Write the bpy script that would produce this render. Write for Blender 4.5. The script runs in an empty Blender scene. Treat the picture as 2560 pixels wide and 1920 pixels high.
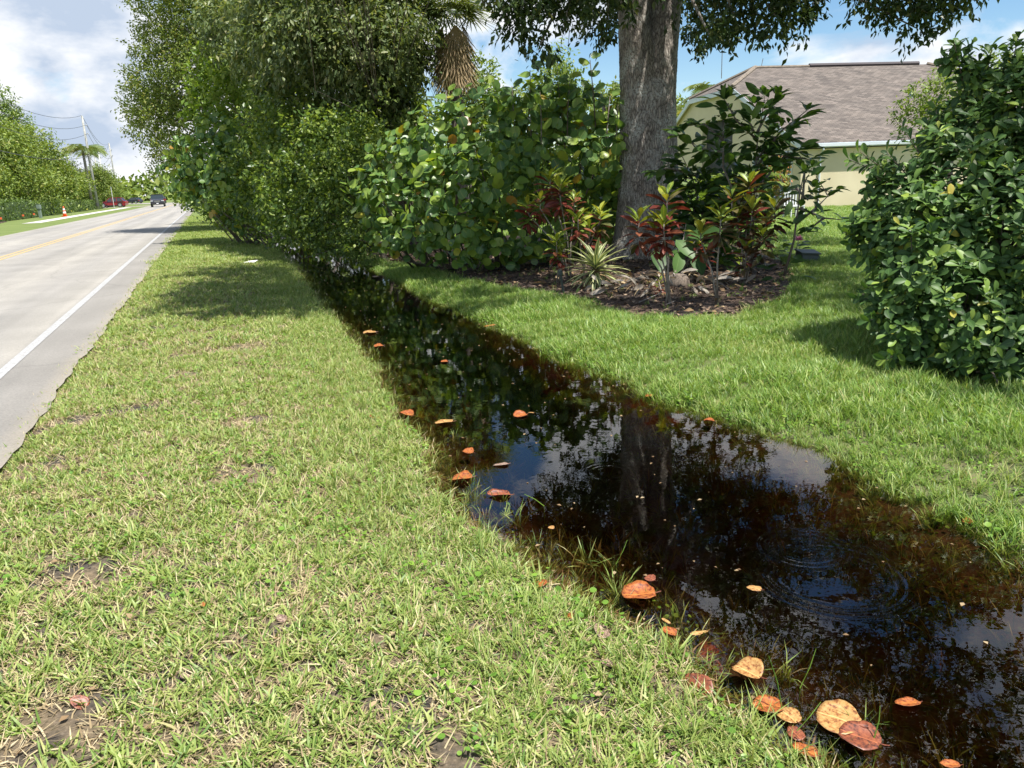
import bpy, bmesh, math, random
import numpy as np
from mathutils import Vector, Matrix

# ------------------------------------------------------------------ camera
sc = bpy.context.scene
PITCH, ROLL, CAMH, FPX = math.radians(14.7), math.radians(2.3), 1.6, 1920.0
cam_data = bpy.data.cameras.new('camera')
cam_data.sensor_width = 36.0
cam_data.lens = 36.0 * FPX / 2560.0
cam_data.clip_start = 0.05
cam_data.clip_end = 4000
cam = bpy.data.objects.new('camera', cam_data)
sc.collection.objects.link(cam)
CM = Matrix.Rotation(math.pi / 2 - PITCH, 3, 'X') @ Matrix.Rotation(-ROLL, 3, 'Z')
cam.matrix_world = Matrix.Translation((0, 0, CAMH)) @ CM.to_4x4()
sc.camera = cam
CMN = np.array(CM)

# ------------------------------------------------------------------ light
SUN = Vector((0.29, -0.23, 0.92)).normalized()        # towards the sun
sun_l = bpy.data.lights.new('sun', 'SUN')
sun_l.energy = 4.6
sun_l.angle = math.radians(0.55)
sun_l.color = (1.0, 0.955, 0.88)
sun_o = bpy.data.objects.new('sun', sun_l)
sun_o.rotation_euler = SUN.to_track_quat('Z', 'Y').to_euler()
sc.collection.objects.link(sun_o)

sc.view_settings.view_transform = 'Standard'
sc.view_settings.look = 'None'
sc.view_settings.gamma = 1
sc.view_settings.use_curve_mapping = False
sc.view_settings.exposure = 0.97

world = bpy.data.worlds.new('World')
sc.world = world
world.use_nodes = True
wn, wl = world.node_tree.nodes, world.node_tree.links
wn.clear()
def wnode(t, **kw):
    n = wn.new(t)
    for k, v in kw.items():
        setattr(n, k, v)
    return n
w_out = wnode('ShaderNodeOutputWorld')
w_sky = wnode('ShaderNodeTexSky', sky_type='NISHITA')
w_sky.sun_disc = False
w_sky.sun_elevation = math.asin(SUN.z)
w_sky.sun_rotation = math.atan2(SUN.x, SUN.y)
w_sky.air_density = 1.0
w_sky.dust_density = 0.0
w_sky.ozone_density = 1.5
w_bg = wnode('ShaderNodeBackground')
w_bg.inputs['Strength'].default_value = 0.075
w_hs = wnode('ShaderNodeHueSaturation')
w_hs.inputs['Saturation'].default_value = 1.22
wl.new(w_sky.outputs[0], w_hs.inputs['Color'])
wl.new(w_hs.outputs[0], w_bg.inputs[0])
w_tc = wnode('ShaderNodeTexCoord')
w_map = wnode('ShaderNodeMapping')
w_map.inputs['Scale'].default_value = (1, 1, 2.1)
w_map.inputs['Location'].default_value = (4.2, 2.6, 1.3)
wl.new(w_tc.outputs['Generated'], w_map.inputs[0])
w_n1 = wnode('ShaderNodeTexNoise')
w_n1.inputs['Scale'].default_value = 2.6
w_n1.inputs['Detail'].default_value = 11
w_n1.inputs['Roughness'].default_value = 0.56
w_n1.inputs['Distortion'].default_value = 0.35
wl.new(w_map.outputs[0], w_n1.inputs[0])
w_cov = wnode('ShaderNodeValToRGB')
w_cov.color_ramp.elements[0].position = 0.478
w_cov.color_ramp.elements[1].position = 0.545
wl.new(w_n1.outputs[0], w_cov.inputs[0])
w_n2 = wnode('ShaderNodeTexNoise')
w_n2.inputs['Scale'].default_value = 5.5
w_n2.inputs['Detail'].default_value = 8
w_n2.inputs['Roughness'].default_value = 0.55
w_map2 = wnode('ShaderNodeMapping')
w_map2.inputs['Scale'].default_value = (1, 1, 2.0)
w_map2.inputs['Location'].default_value = (3.1, 0.4, 0.9)
wl.new(w_tc.outputs['Generated'], w_map2.inputs[0])
wl.new(w_map2.outputs[0], w_n2.inputs[0])
w_col = wnode('ShaderNodeValToRGB')
w_col.color_ramp.elements[0].position = 0.40
w_col.color_ramp.elements[0].color = (0.48, 0.57, 0.71, 1)
w_col.color_ramp.elements[1].position = 0.54
w_col.color_ramp.elements[1].color = (0.93, 0.94, 0.96, 1)
wl.new(w_n2.outputs[0], w_col.inputs[0])
w_cb = wnode('ShaderNodeBackground')
w_cb.inputs['Strength'].default_value = 0.60
wl.new(w_col.outputs[0], w_cb.inputs[0])
w_mix = wnode('ShaderNodeMixShader')
wl.new(w_cov.outputs[0], w_mix.inputs[0])
wl.new(w_bg.outputs[0], w_mix.inputs[1])
wl.new(w_cb.outputs[0], w_mix.inputs[2])
wl.new(w_mix.outputs[0], w_out.inputs[0])

sc.cycles.max_bounces = 8
sc.cycles.transparent_max_bounces = 16
sc.cycles.diffuse_bounces = 4
sc.cycles.glossy_bounces = 3
sc.cycles.transmission_bounces = 5
sc.cycles.volume_bounces = 0
sc.cycles.caustics_reflective = False
sc.cycles.caustics_refractive = False
sc.cycles.sample_clamp_indirect = 6

# ------------------------------------------------------------------ pixel helpers (photograph is 2560 x 1920)
def ray(px, py):
    return CMN @ np.array([(px - 1280) / FPX, (960 - py) / FPX, -1.0])
def gz(px, py, z=0.0):
    d = ray(px, py)
    t = (z - CAMH) / d[2]
    return np.array([d[0] * t, d[1] * t, z])
def at(px, py, Y):
    d = ray(px, py)
    t = Y / d[1]
    return np.array([d[0] * t, Y, CAMH + d[2] * t])

# ------------------------------------------------------------------ terrain function
WZ = -0.12                                             # water level
RA = math.radians(20.6)
RU = np.array([-math.sin(RA), math.cos(RA)])           # along the road
RN = np.array([-math.cos(RA), -math.sin(RA)])          # to the left of it
RE = 1.44                                              # camera to road edge
ROADW = 8.2
def bend(s):
    q = np.maximum(np.asarray(s, float) - 165.0, 0)
    return q * q / (2 * 190.0)
def road_pt(s, t, z=0.0):
    b = float(bend(s))
    p = RU * s + RN * (RE + t + b)
    return np.array([p[0], p[1], z])
WL = [(600, 562), (648, 590), (694, 625), (740, 671), (798, 752), (880, 845), (960, 914), (1041, 1018), (1140, 1111), (1192, 1226),
      (1226, 1284), (1365, 1377), (1493, 1504), (1678, 1620), (1805, 1724), (1967, 1851)]
WR = [(660, 562), (717, 590), (833, 631), (983, 694), (1111, 764), (1226, 810), (1354, 874), (1493, 926), (1620, 995), (1759, 1047),
      (1898, 1094), (2060, 1157), (2130, 1215), (2268, 1267), (2418, 1342), (2560, 1423)]
def edge_line(px, near):
    pts = [tuple(gz(x, y, WZ)[:2]) for x, y in px] + near
    far = pts[0]
    pts = [(far[0] - 0.375 * 35, far[1] + 35)] + pts
    a = np.array(sorted([(p[1], p[0]) for p in pts]))
    return a[:, 0], a[:, 1]
LY, LX = edge_line(WL, [(1.5, 0.6), (2.2, -2.0), (3.6, -8)])
RY, RX = edge_line(WR, [(2.3, 1.5), (2.75, -0.5), (3.4, -3), (4.8, -8)])
def sst(a, b, x):
    t = np.clip((x - a) / (b - a), 0, 1)
    return t * t * (3 - 2 * t)
TRX, TRY = 2.62, 14.4                                  # oak trunk
def wig(x, y):
    return (np.sin(x * 1.7 + y * 0.9) + np.sin(x * -2.3 + y * 2.1 + 1) + np.sin(x * 5.1 + 2) * np.sin(y * 4.3) * 0.7)
def height(x, y):
    x = np.asarray(x, float); y = np.asarray(y, float)
    xl = np.interp(y, LY, LX) + 0.035 * np.sin(y * 5.3) + 0.02 * np.sin(y * 13.1)
    xr = np.interp(y, RY, RX) + 0.03 * np.sin(y * 4.7 + 1) + 0.02 * np.sin(y * 11.3)
    xl = xl - 0.10 - 0.20 * sst(10, 5, y) * sst(2.3, 4.2, y); xr = xr + 0.12 + 0.10 * sst(8, 4, y)
    dl = (xl - x) * 0.9; dr = (x - xr) * 0.9
    zl = WZ + 0.12 * sst(-0.15, 1.5, dl)
    zr = WZ + 0.11 * sst(-0.1, 0.8, dr) + 0.07 * sst(0.5, 5, dr)
    m = np.minimum(-dl, -dr)
    zi = WZ + 0.006 - 0.065 * sst(-0.02, 0.15, m) - 0.15 * sst(0.08, 0.95, m)
    z = np.where(dl > 0, zl, np.where(dr > 0, zr, zi))
    z = z + 0.006 * wig(x, y) * sst(-0.1, 0.3, np.maximum(dl, dr))
    z = z + 0.16 * np.exp(-((x - TRX) ** 2 + (y - TRY) ** 2) / 4.0)
    s = x * RU[0] + y * RU[1]; t = x * RN[0] + y * RN[1] - RE
    tb = t - bend(s)
    inroad = sst(-0.22, 0.0, tb) * (1 - sst(ROADW, ROADW + 0.2, tb))
    far = sst(150, 240, s)
    z = z * (1 - inroad) - 0.03 * inroad
    z = np.where(y > 75, 0.0 - 0.03 * inroad, z)
    return z
def hz(x, y):
    return float(height(x, y))
def gp(px, py):
    """point of the terrain behind a pixel of the photograph"""
    z = 0.0
    for _ in range(12):
        p = gz(px, py, z)
        z = 0.5 * z + 0.5 * hz(p[0], p[1])
    p = gz(px, py, z)
    return np.array([p[0], p[1], hz(p[0], p[1])])
def above(px, py, base):
    """point on the pixel's ray at the distance of a base point"""
    return at(px, py, base[1])

# ------------------------------------------------------------------ materials
def mat(name):
    m = bpy.data.materials.new(name)
    m.use_nodes = True
    nt = m.node_tree
    return m, nt.nodes, nt.links, nt.nodes['Principled BSDF']
def N(nodes, t, ins=None, **kw):
    n = nodes.new(t)
    for k, v in kw.items():
        setattr(n, k, v)
    for k, v in (ins or {}).items():
        n.inputs[k].default_value = v
    return n
def ramp(nodes, stops, interp='LINEAR'):
    r = nodes.new('ShaderNodeValToRGB')
    cr = r.color_ramp
    cr.interpolation = interp
    while len(cr.elements) < len(stops):
        cr.elements.new(0.5)
    for e, (p, c) in zip(cr.elements, stops):
        e.position = p
        e.color = (*c, 1)
    return r
def plain(name, col, rough=0.6, metal=0.0, noise=0.0, scale=8.0, bump=0.0):
    m, n, l, b = mat(name)
    b.inputs['Roughness'].default_value = rough
    b.inputs['Metallic'].default_value = metal
    b.inputs['Base Color'].default_value = (*col, 1)
    if noise > 0:
        tc = N(n, 'ShaderNodeTexCoord')
        no = N(n, 'ShaderNodeTexNoise', {'Scale': scale, 'Detail': 6})
        l.new(tc.outputs['Object'], no.inputs[0])
        lo = tuple(c * (1 - noise) for c in col); hi = tuple(min(1, c * (1 + noise)) for c in col)
        r = ramp(n, [(0.3, lo), (0.7, hi)])
        l.new(no.outputs[0], r.inputs[0]); l.new(r.outputs[0], b.inputs['Base Color'])
        if bump > 0:
            bp = N(n, 'ShaderNodeBump', {'Strength': bump, 'Distance': 0.02})
            l.new(no.outputs[0], bp.inputs['Height']); l.new(bp.outputs[0], b.inputs['Normal'])
    return m
def rnd_value(n, l):
    at_ = N(n, 'ShaderNodeAttribute', attribute_name='rnd')
    oi = N(n, 'ShaderNodeObjectInfo')
    ad = N(n, 'ShaderNodeMath', operation='ADD')
    fr = N(n, 'ShaderNodeMath', operation='FRACT')
    l.new(at_.outputs['Fac'], ad.inputs[0]); l.new(oi.outputs['Random'], ad.inputs[1]); l.new(ad.outputs[0], fr.inputs[0])
    return fr.outputs[0]
def leafmat(name, stops, rough=0.5, trans=0.3, spec=0.35, tcol=(1.5, 1.45, 0.6), vein=None):
    m, n, l, b = mat(name)
    r = ramp(n, stops)
    l.new(rnd_value(n, l), r.inputs[0])
    col = r.outputs[0]
    if vein:
        uv = N(n, 'ShaderNodeUVMap')
        sep = N(n, 'ShaderNodeSeparateXYZ'); l.new(uv.outputs[0], sep.inputs[0])
        su = N(n, 'ShaderNodeMath', {1: 0.5}, operation='SUBTRACT'); l.new(sep.outputs[0], su.inputs[0])
        ab = N(n, 'ShaderNodeMath', operation='ABSOLUTE'); l.new(su.outputs[0], ab.inputs[0])
        kind, vcol, amt = vein
        if kind == 'mid':
            vr = ramp(n, [(0.0, (1, 1, 1)), (0.06, (0, 0, 0))])
            l.new(ab.outputs[0], vr.inputs[0]); fac = vr.outputs[0]
        elif kind == 'edge':
            vr = ramp(n, [(0.16, (0, 0, 0)), (0.22, (1, 1, 1)), (0.38, (1, 1, 1)), (0.45, (0.5, 0.5, 0.5))])
            l.new(ab.outputs[0], vr.inputs[0]); fac = vr.outputs[0]
        else:                                            # feather: midrib and side veins
            mu = N(n, 'ShaderNodeMath', {1: 1.1}, operation='MULTIPLY'); l.new(ab.outputs[0], mu.inputs[0])
            sb = N(n, 'ShaderNodeMath', operation='SUBTRACT'); l.new(sep.outputs[1], sb.inputs[0]); l.new(mu.outputs[0], sb.inputs[1])
            m2 = N(n, 'ShaderNodeMath', {1: 45.0}, operation='MULTIPLY'); l.new(sb.outputs[0], m2.inputs[0])
            sn = N(n, 'ShaderNodeMath', operation='SINE'); l.new(m2.outputs[0], sn.inputs[0])
            v1 = ramp(n, [(0.55, (0, 0, 0)), (0.9, (1, 1, 1))]); l.new(sn.outputs[0], v1.inputs[0])
            v2 = ramp(n, [(0.03, (1, 1, 1)), (0.10, (0, 0, 0))]); l.new(ab.outputs[0], v2.inputs[0])
            mx = N(n, 'ShaderNodeMath', operation='MAXIMUM'); l.new(v1.outputs[0], mx.inputs[0]); l.new(v2.outputs[0], mx.inputs[1])
            fac = mx.outputs[0]
        mf = N(n, 'ShaderNodeMath', {1: amt}, operation='MULTIPLY'); l.new(fac, mf.inputs[0])
        mixc = N(n, 'ShaderNodeMixRGB', {'Color2': (*vcol, 1)}); l.new(mf.outputs[0], mixc.inputs[0]); l.new(col, mixc.inputs[1])
        col = mixc.outputs[0]
    l.new(col, b.inputs['Base Color'])
    b.inputs['Roughness'].default_value = rough
    b.inputs['Specular IOR Level'].default_value = spec
    if trans > 0:
        tb = N(n, 'ShaderNodeBsdfTranslucent')
        tm = N(n, 'ShaderNodeMixRGB', {'Fac': 1.0, 'Color2': (*tcol, 1)}, blend_type='MULTIPLY')
        l.new(col, tm.inputs[1]); l.new(tm.outputs[0], tb.inputs[0])
        ms = N(n, 'ShaderNodeMixShader', {0: trans})
        l.new(b.outputs[0], ms.inputs[1]); l.new(tb.outputs[0], ms.inputs[2])
        l.new(ms.outputs[0], n['Material Output'].inputs[0])
    return m

MT = {}
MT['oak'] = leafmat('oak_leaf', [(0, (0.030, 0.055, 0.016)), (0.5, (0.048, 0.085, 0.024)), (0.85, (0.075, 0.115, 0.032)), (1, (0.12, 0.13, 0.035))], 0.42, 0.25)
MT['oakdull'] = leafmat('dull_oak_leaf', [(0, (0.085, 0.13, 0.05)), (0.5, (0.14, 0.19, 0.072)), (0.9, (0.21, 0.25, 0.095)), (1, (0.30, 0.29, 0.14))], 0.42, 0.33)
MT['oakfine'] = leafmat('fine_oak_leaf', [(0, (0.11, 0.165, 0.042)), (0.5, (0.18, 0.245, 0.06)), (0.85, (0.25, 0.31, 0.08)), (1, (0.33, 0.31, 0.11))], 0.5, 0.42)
MT['fig'] = leafmat('thicket_leaf', [(0, (0.055, 0.105, 0.030)), (0.45, (0.13, 0.205, 0.046)), (0.8, (0.22, 0.30, 0.06)), (1, (0.29, 0.35, 0.08))], 0.36, 0.35)
MT['lime'] = leafmat('lime_leaf', [(0, (0.11, 0.195, 0.028)), (0.5, (0.17, 0.265, 0.04)), (1, (0.25, 0.325, 0.06))], 0.4, 0.35)
MT['light'] = leafmat('light_leaf', [(0, (0.12, 0.19, 0.04)), (0.5, (0.18, 0.26, 0.06)), (1, (0.27, 0.33, 0.10))], 0.45, 0.35)
MT['grape'] = leafmat('sea_grape_leaf', [(0, (0.070, 0.145, 0.050)), (0.45, (0.125, 0.225, 0.058)), (0.75, (0.195, 0.305, 0.056)), (0.95, (0.26, 0.35, 0.055)), (0.98, (0.38, 0.34, 0.05)), (1, (0.40, 0.20, 0.05))],
                       0.36, 0.33, 0.4, (1.6, 1.5, 0.5), ('mid', (0.30, 0.34, 0.10), 0.6))
MT['shrub'] = leafmat('shrub_leaf', [(0, (0.036, 0.078, 0.024)), (0.4, (0.060, 0.125, 0.032)), (0.75, (0.10, 0.18, 0.040)), (0.92, (0.18, 0.28, 0.05)), (0.985, (0.28, 0.37, 0.06)), (1, (0.40, 0.33, 0.06))],
                       0.46, 0.2, 0.28, (1.4, 1.5, 0.5), ('mid', (0.14, 0.24, 0.07), 0.5))
MT['magnolia'] = leafmat('dark_broad_leaf', [(0, (0.032, 0.070, 0.020)), (0.6, (0.062, 0.125, 0.030)), (1, (0.12, 0.19, 0.042))], 0.38, 0.3, 0.4, (1.7, 1.7, 0.5), ('mid', (0.10, 0.16, 0.05), 0.4))
MT['cr_y'] = leafmat('croton_young_leaf', [(0, (0.09, 0.19, 0.03)), (0.5, (0.18, 0.27, 0.035)), (1, (0.32, 0.33, 0.045))], 0.4, 0.25, 0.35, (1.3, 1.2, 0.5), ('feather', (0.50, 0.48, 0.07), 0.6))
MT['cr_r'] = leafmat('croton_red_leaf', [(0, (0.075, 0.010, 0.014)), (0.5, (0.14, 0.022, 0.022)), (1, (0.20, 0.075, 0.04))], 0.35, 0.2, 0.4, (1.5, 0.9, 0.6), ('feather', (0.38, 0.14, 0.06), 0.5))
MT['cr_d'] = leafmat('croton_old_leaf', [(0, (0.035, 0.022, 0.018)), (0.4, (0.075, 0.045, 0.024)), (0.7, (0.05, 0.085, 0.024)), (1, (0.14, 0.10, 0.045))], 0.38, 0.15, 0.4, (1.4, 1.1, 0.5), ('feather', (0.20, 0.15, 0.05), 0.45))
MT['brom'] = leafmat('bromeliad_leaf', [(0, (0.09, 0.14, 0.055)), (1, (0.15, 0.20, 0.08))], 0.4, 0.2, 0.4, (1.2, 1.3, 0.7), ('edge', (0.50, 0.50, 0.26), 0.92))
MT['dry'] = leafmat('dry_leaf', [(0, (0.16, 0.10, 0.055)), (0.5, (0.28, 0.19, 0.10)), (1, (0.42, 0.33, 0.20))], 0.7, 0.15, 0.2, (1.2, 1.0, 0.7))
MT['grey_dry'] = leafmat('grey_dry_leaf', [(0, (0.17, 0.14, 0.11)), (0.5, (0.28, 0.25, 0.21)), (1, (0.42, 0.38, 0.32))], 0.8, 0.1, 0.2, (1.1, 1.0, 0.9))
MT['palm'] = leafmat('palm_leaf', [(0, (0.09, 0.14, 0.04)), (0.6, (0.16, 0.22, 0.07)), (1, (0.28, 0.28, 0.11))], 0.45, 0.25)
MT['palm_dead'] = leafmat('dead_palm_leaf', [(0, (0.20, 0.14, 0.08)), (0.5, (0.34, 0.25, 0.14)), (1, (0.42, 0.36, 0.20))], 0.7, 0.15)
MT['street_leaf'] = leafmat('street_tree_leaf', [(0, (0.10, 0.155, 0.034)), (0.5, (0.17, 0.24, 0.045)), (0.9, (0.24, 0.30, 0.06)), (1, (0.30, 0.29, 0.09))], 0.5, 0.3)
MT['hedge'] = leafmat('hedge_leaf', [(0, (0.06, 0.105, 0.026)), (0.6, (0.105, 0.165, 0.036)), (1, (0.18, 0.24, 0.05))], 0.5, 0.2)
MT['flower_shrub'] = leafmat('flower_shrub_leaf', [(0, (0.14, 0.19, 0.05)), (0.6, (0.25, 0.27, 0.07)), (0.75, (0.42, 0.20, 0.06)), (1, (0.50, 0.14, 0.08))], 0.5, 0.25)
MT['pink'] = leafmat('pink_petal', [(0, (0.55, 0.14, 0.26)), (1, (0.75, 0.32, 0.45))], 0.5, 0.3, 0.3, (1.1, 1, 1))
MT['turf'] = leafmat('turf_blade', [(0, (0.115, 0.205, 0.042)), (0.3, (0.195, 0.285, 0.062)), (0.6, (0.28, 0.355, 0.092)), (0.88, (0.385, 0.43, 0.14)), (0.95, (0.42, 0.40, 0.17)), (1, (0.50, 0.44, 0.24))], 0.45, 0.3, 0.35, (1.3, 1.3, 0.6))
MT['lush'] = leafmat('bank_blade', [(0, (0.10, 0.19, 0.042)), (0.35, (0.175, 0.29, 0.060)), (0.7, (0.26, 0.38, 0.085)), (0.9, (0.37, 0.45, 0.13)), (1, (0.42, 0.38, 0.18))], 0.42, 0.3, 0.35, (1.3, 1.35, 0.6))
MT['straw'] = leafmat('straw', [(0, (0.22, 0.16, 0.09)), (0.5, (0.38, 0.30, 0.17)), (1, (0.55, 0.47, 0.30))], 0.7, 0.1, 0.2, (1.1, 1.0, 0.8))
MT['penny'] = leafmat('round_weed_leaf', [(0, (0.10, 0.22, 0.03)), (1, (0.22, 0.36, 0.05))], 0.4, 0.3)
MT['chip'] = leafmat('mulch_chip', [(0, (0.045, 0.032, 0.024)), (0.5, (0.13, 0.085, 0.058)), (0.85, (0.23, 0.155, 0.105)), (1, (0.38, 0.28, 0.19))], 0.8, 0.0)

def bark_mat(name, c0, c1, c2, sx=9.0, bump=0.6):
    m, n, l, b = mat(name)
    tc = N(n, 'ShaderNodeTexCoord')
    mp = N(n, 'ShaderNodeMapping', {'Scale': (sx, sx, sx * 0.2)})
    l.new(tc.outputs['Object'], mp.inputs[0])
    n1 = N(n, 'ShaderNodeTexNoise', {'Scale': 1.6, 'Detail': 9, 'Roughness': 0.65, 'Distortion': 0.4})
    l.new(mp.outputs[0], n1.inputs[0])
    n2 = N(n, 'ShaderNodeTexNoise', {'Scale': 2.2, 'Detail': 7, 'Roughness': 0.6})
    l.new(tc.outputs['Object'], n2.inputs[0])
    r1 = ramp(n, [(0.36, c0), (0.62, c1)])
    l.new(n1.outputs[0], r1.inputs[0])
    r2 = ramp(n, [(0.48, (0, 0, 0)), (0.62, (1, 1, 1))])
    l.new(n2.outputs[0], r2.inputs[0])
    n3 = N(n, 'ShaderNodeTexNoise', {'Scale': 28, 'Detail': 4})
    l.new(tc.outputs['Object'], n3.inputs[0])
    r3 = ramp(n, [(0.42, (0, 0, 0)), (0.6, (0.8, 0.8, 0.8))])
    l.new(n3.outputs[0], r3.inputs[0])
    mm = N(n, 'ShaderNodeMath', operation='MULTIPLY')
    l.new(r2.outputs[0], mm.inputs[0]); l.new(r3.outputs[0], mm.inputs[1])
    mx = N(n, 'ShaderNodeMixRGB', {'Color2': (*c2, 1)})
    l.new(mm.outputs[0], mx.inputs[0]); l.new(r1.outputs[0], mx.inputs[1])
    l.new(mx.outputs[0], b.inputs['Base Color'])
    b.inputs['Roughness'].default_value = 0.9
    bp = N(n, 'ShaderNodeBump', {'Strength': bump, 'Distance': 0.03})
    l.new(n1.outputs[0], bp.inputs['Height']); l.new(bp.outputs[0], b.inputs['Normal'])
    return m
def oak_bark():
    m, n, l, b = mat('oak_bark')
    tc = N(n, 'ShaderNodeTexCoord')
    nd = N(n, 'ShaderNodeTexNoise', {'Scale': 6.0, 'Detail': 5}); l.new(tc.outputs['Object'], nd.inputs[0])
    mxv = N(n, 'ShaderNodeMixRGB', {'Fac': 0.10}); l.new(tc.outputs['Object'], mxv.inputs[1]); l.new(nd.outputs['Color'], mxv.inputs[2])
    mp = N(n, 'ShaderNodeMapping', {'Scale': (30, 30, 6.5)}); l.new(mxv.outputs[0], mp.inputs[0])
    vo = N(n, 'ShaderNodeTexVoronoi', {'Scale': 1.0}, feature='DISTANCE_TO_EDGE'); l.new(mp.outputs[0], vo.inputs[0])
    n1 = N(n, 'ShaderNodeTexNoise', {'Scale': 2.0, 'Detail': 8, 'Roughness': 0.7}); l.new(mp.outputs[0], n1.inputs[0])
    fur = ramp(n, [(0.0, (0.075, 0.063, 0.054)), (0.10, (0.23, 0.20, 0.17)), (0.35, (0.39, 0.35, 0.305))]); l.new(vo.outputs[0], fur.inputs[0])
    fine = ramp(n, [(0.3, (0.62, 0.62, 0.62)), (0.7, (1.25, 1.25, 1.25))]); l.new(n1.outputs[0], fine.inputs[0])
    mu = N(n, 'ShaderNodeMixRGB', {'Fac': 1.0}, blend_type='MULTIPLY'); l.new(fur.outputs[0], mu.inputs[1]); l.new(fine.outputs[0], mu.inputs[2])
    n2 = N(n, 'ShaderNodeTexNoise', {'Scale': 2.4, 'Detail': 6, 'Roughness': 0.6}); l.new(tc.outputs['Object'], n2.inputs[0])
    p2 = ramp(n, [(0.46, (0, 0, 0)), (0.60, (1, 1, 1))]); l.new(n2.outputs[0], p2.inputs[0])
    n3 = N(n, 'ShaderNodeTexNoise', {'Scale': 34, 'Detail': 5, 'Roughness': 0.65}); l.new(tc.outputs['Object'], n3.inputs[0])
    p3 = ramp(n, [(0.44, (0, 0, 0)), (0.56, (0.85, 0.85, 0.85))]); l.new(n3.outputs[0], p3.inputs[0])
    mm = N(n, 'ShaderNodeMath', operation='MULTIPLY'); l.new(p2.outputs[0], mm.inputs[0]); l.new(p3.outputs[0], mm.inputs[1])
    mx = N(n, 'ShaderNodeMixRGB', {'Color2': (0.47, 0.48, 0.44, 1)}); l.new(mm.outputs[0], mx.inputs[0]); l.new(mu.outputs[0], mx.inputs[1])
    l.new(mx.outputs[0], b.inputs['Base Color']); b.inputs['Roughness'].default_value = 0.92
    ad = N(n, 'ShaderNodeMath', {1: 0.5}, operation='MULTIPLY_ADD'); l.new(n1.outputs[0], ad.inputs[0]); l.new(vo.outputs[0], ad.inputs[2])
    bp = N(n, 'ShaderNodeBump', {'Strength': 1.0, 'Distance': 0.025}); l.new(ad.outputs[0], bp.inputs['Height']); l.new(bp.outputs[0], b.inputs['Normal'])
    return m
MT['bark'] = oak_bark()
MT['twig'] = bark_mat('twig_bark', (0.07, 0.055, 0.045), (0.20, 0.16, 0.125), (0.3, 0.29, 0.26), 25, 0.3)
MT['palebark'] = bark_mat('pale_bark', (0.20, 0.17, 0.14), (0.40, 0.36, 0.30), (0.5, 0.48, 0.44), 12, 0.3)
MT['stem'] = bark_mat('croton_stem', (0.16, 0.13, 0.11), (0.36, 0.32, 0.27), (0.45, 0.42, 0.38), 30, 0.2)

# ------------------------------------------------------------------ object helpers
COL = sc.collection
def link(o, parent=None):
    COL.objects.link(o)
    if parent is not None:
        o.parent = parent
    return o
def tag(o, label=None, cat=None, group=None, kind=None):
    for k, v in (('label', label), ('category', cat), ('group', group), ('kind', kind)):
        if v:
            o[k] = v
    return o
def thing(name, label, cat, loc=(0, 0, 0), rz=0.0, group=None):
    o = bpy.data.objects.new(name, None)
    o.empty_display_size = 0.2
    o.location = loc
    o.rotation_euler = (0, 0, rz)
    link(o)
    return tag(o, label, cat, group)
def mesh_np(name, V, F, material, rnd=None, uv=None, smooth=False):
    """V (n,3), F list of arrays or (m,k) array with one face size"""
    me = bpy.data.meshes.new(name)
    V = np.asarray(V, np.float32); F = np.asarray(F, np.int32)
    me.vertices.add(len(V)); me.vertices.foreach_set('co', V.ravel())
    k = F.shape[1]
    me.loops.add(F.size); me.loops.foreach_set('vertex_index', F.ravel())
    me.polygons.add(len(F))
    me.polygons.foreach_set('loop_start', np.arange(0, F.size, k, dtype=np.int32))
    me.polygons.foreach_set('loop_total', np.full(len(F), k, np.int32))
    me.update(calc_edges=True)
    if uv is not None:
        ul = me.uv_layers.new(name='UVMap')
        ul.data.foreach_set('uv', np.asarray(uv, np.float32)[F.ravel()].ravel())
    if rnd is not None:
        a = me.attributes.new('rnd', 'FLOAT', 'POINT')
        a.data.foreach_set('value', np.asarray(rnd, np.float32))
    if smooth:
        me.polygons.foreach_set('use_smooth', np.ones(len(F), bool))
    me.materials.append(material)
    me.validate()
    return me
def obj_np(name, V, F, material, parent=None, **kw):
    o = bpy.data.objects.new(name, mesh_np(name, V, F, material, **kw))
    return link(o, parent)
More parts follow.
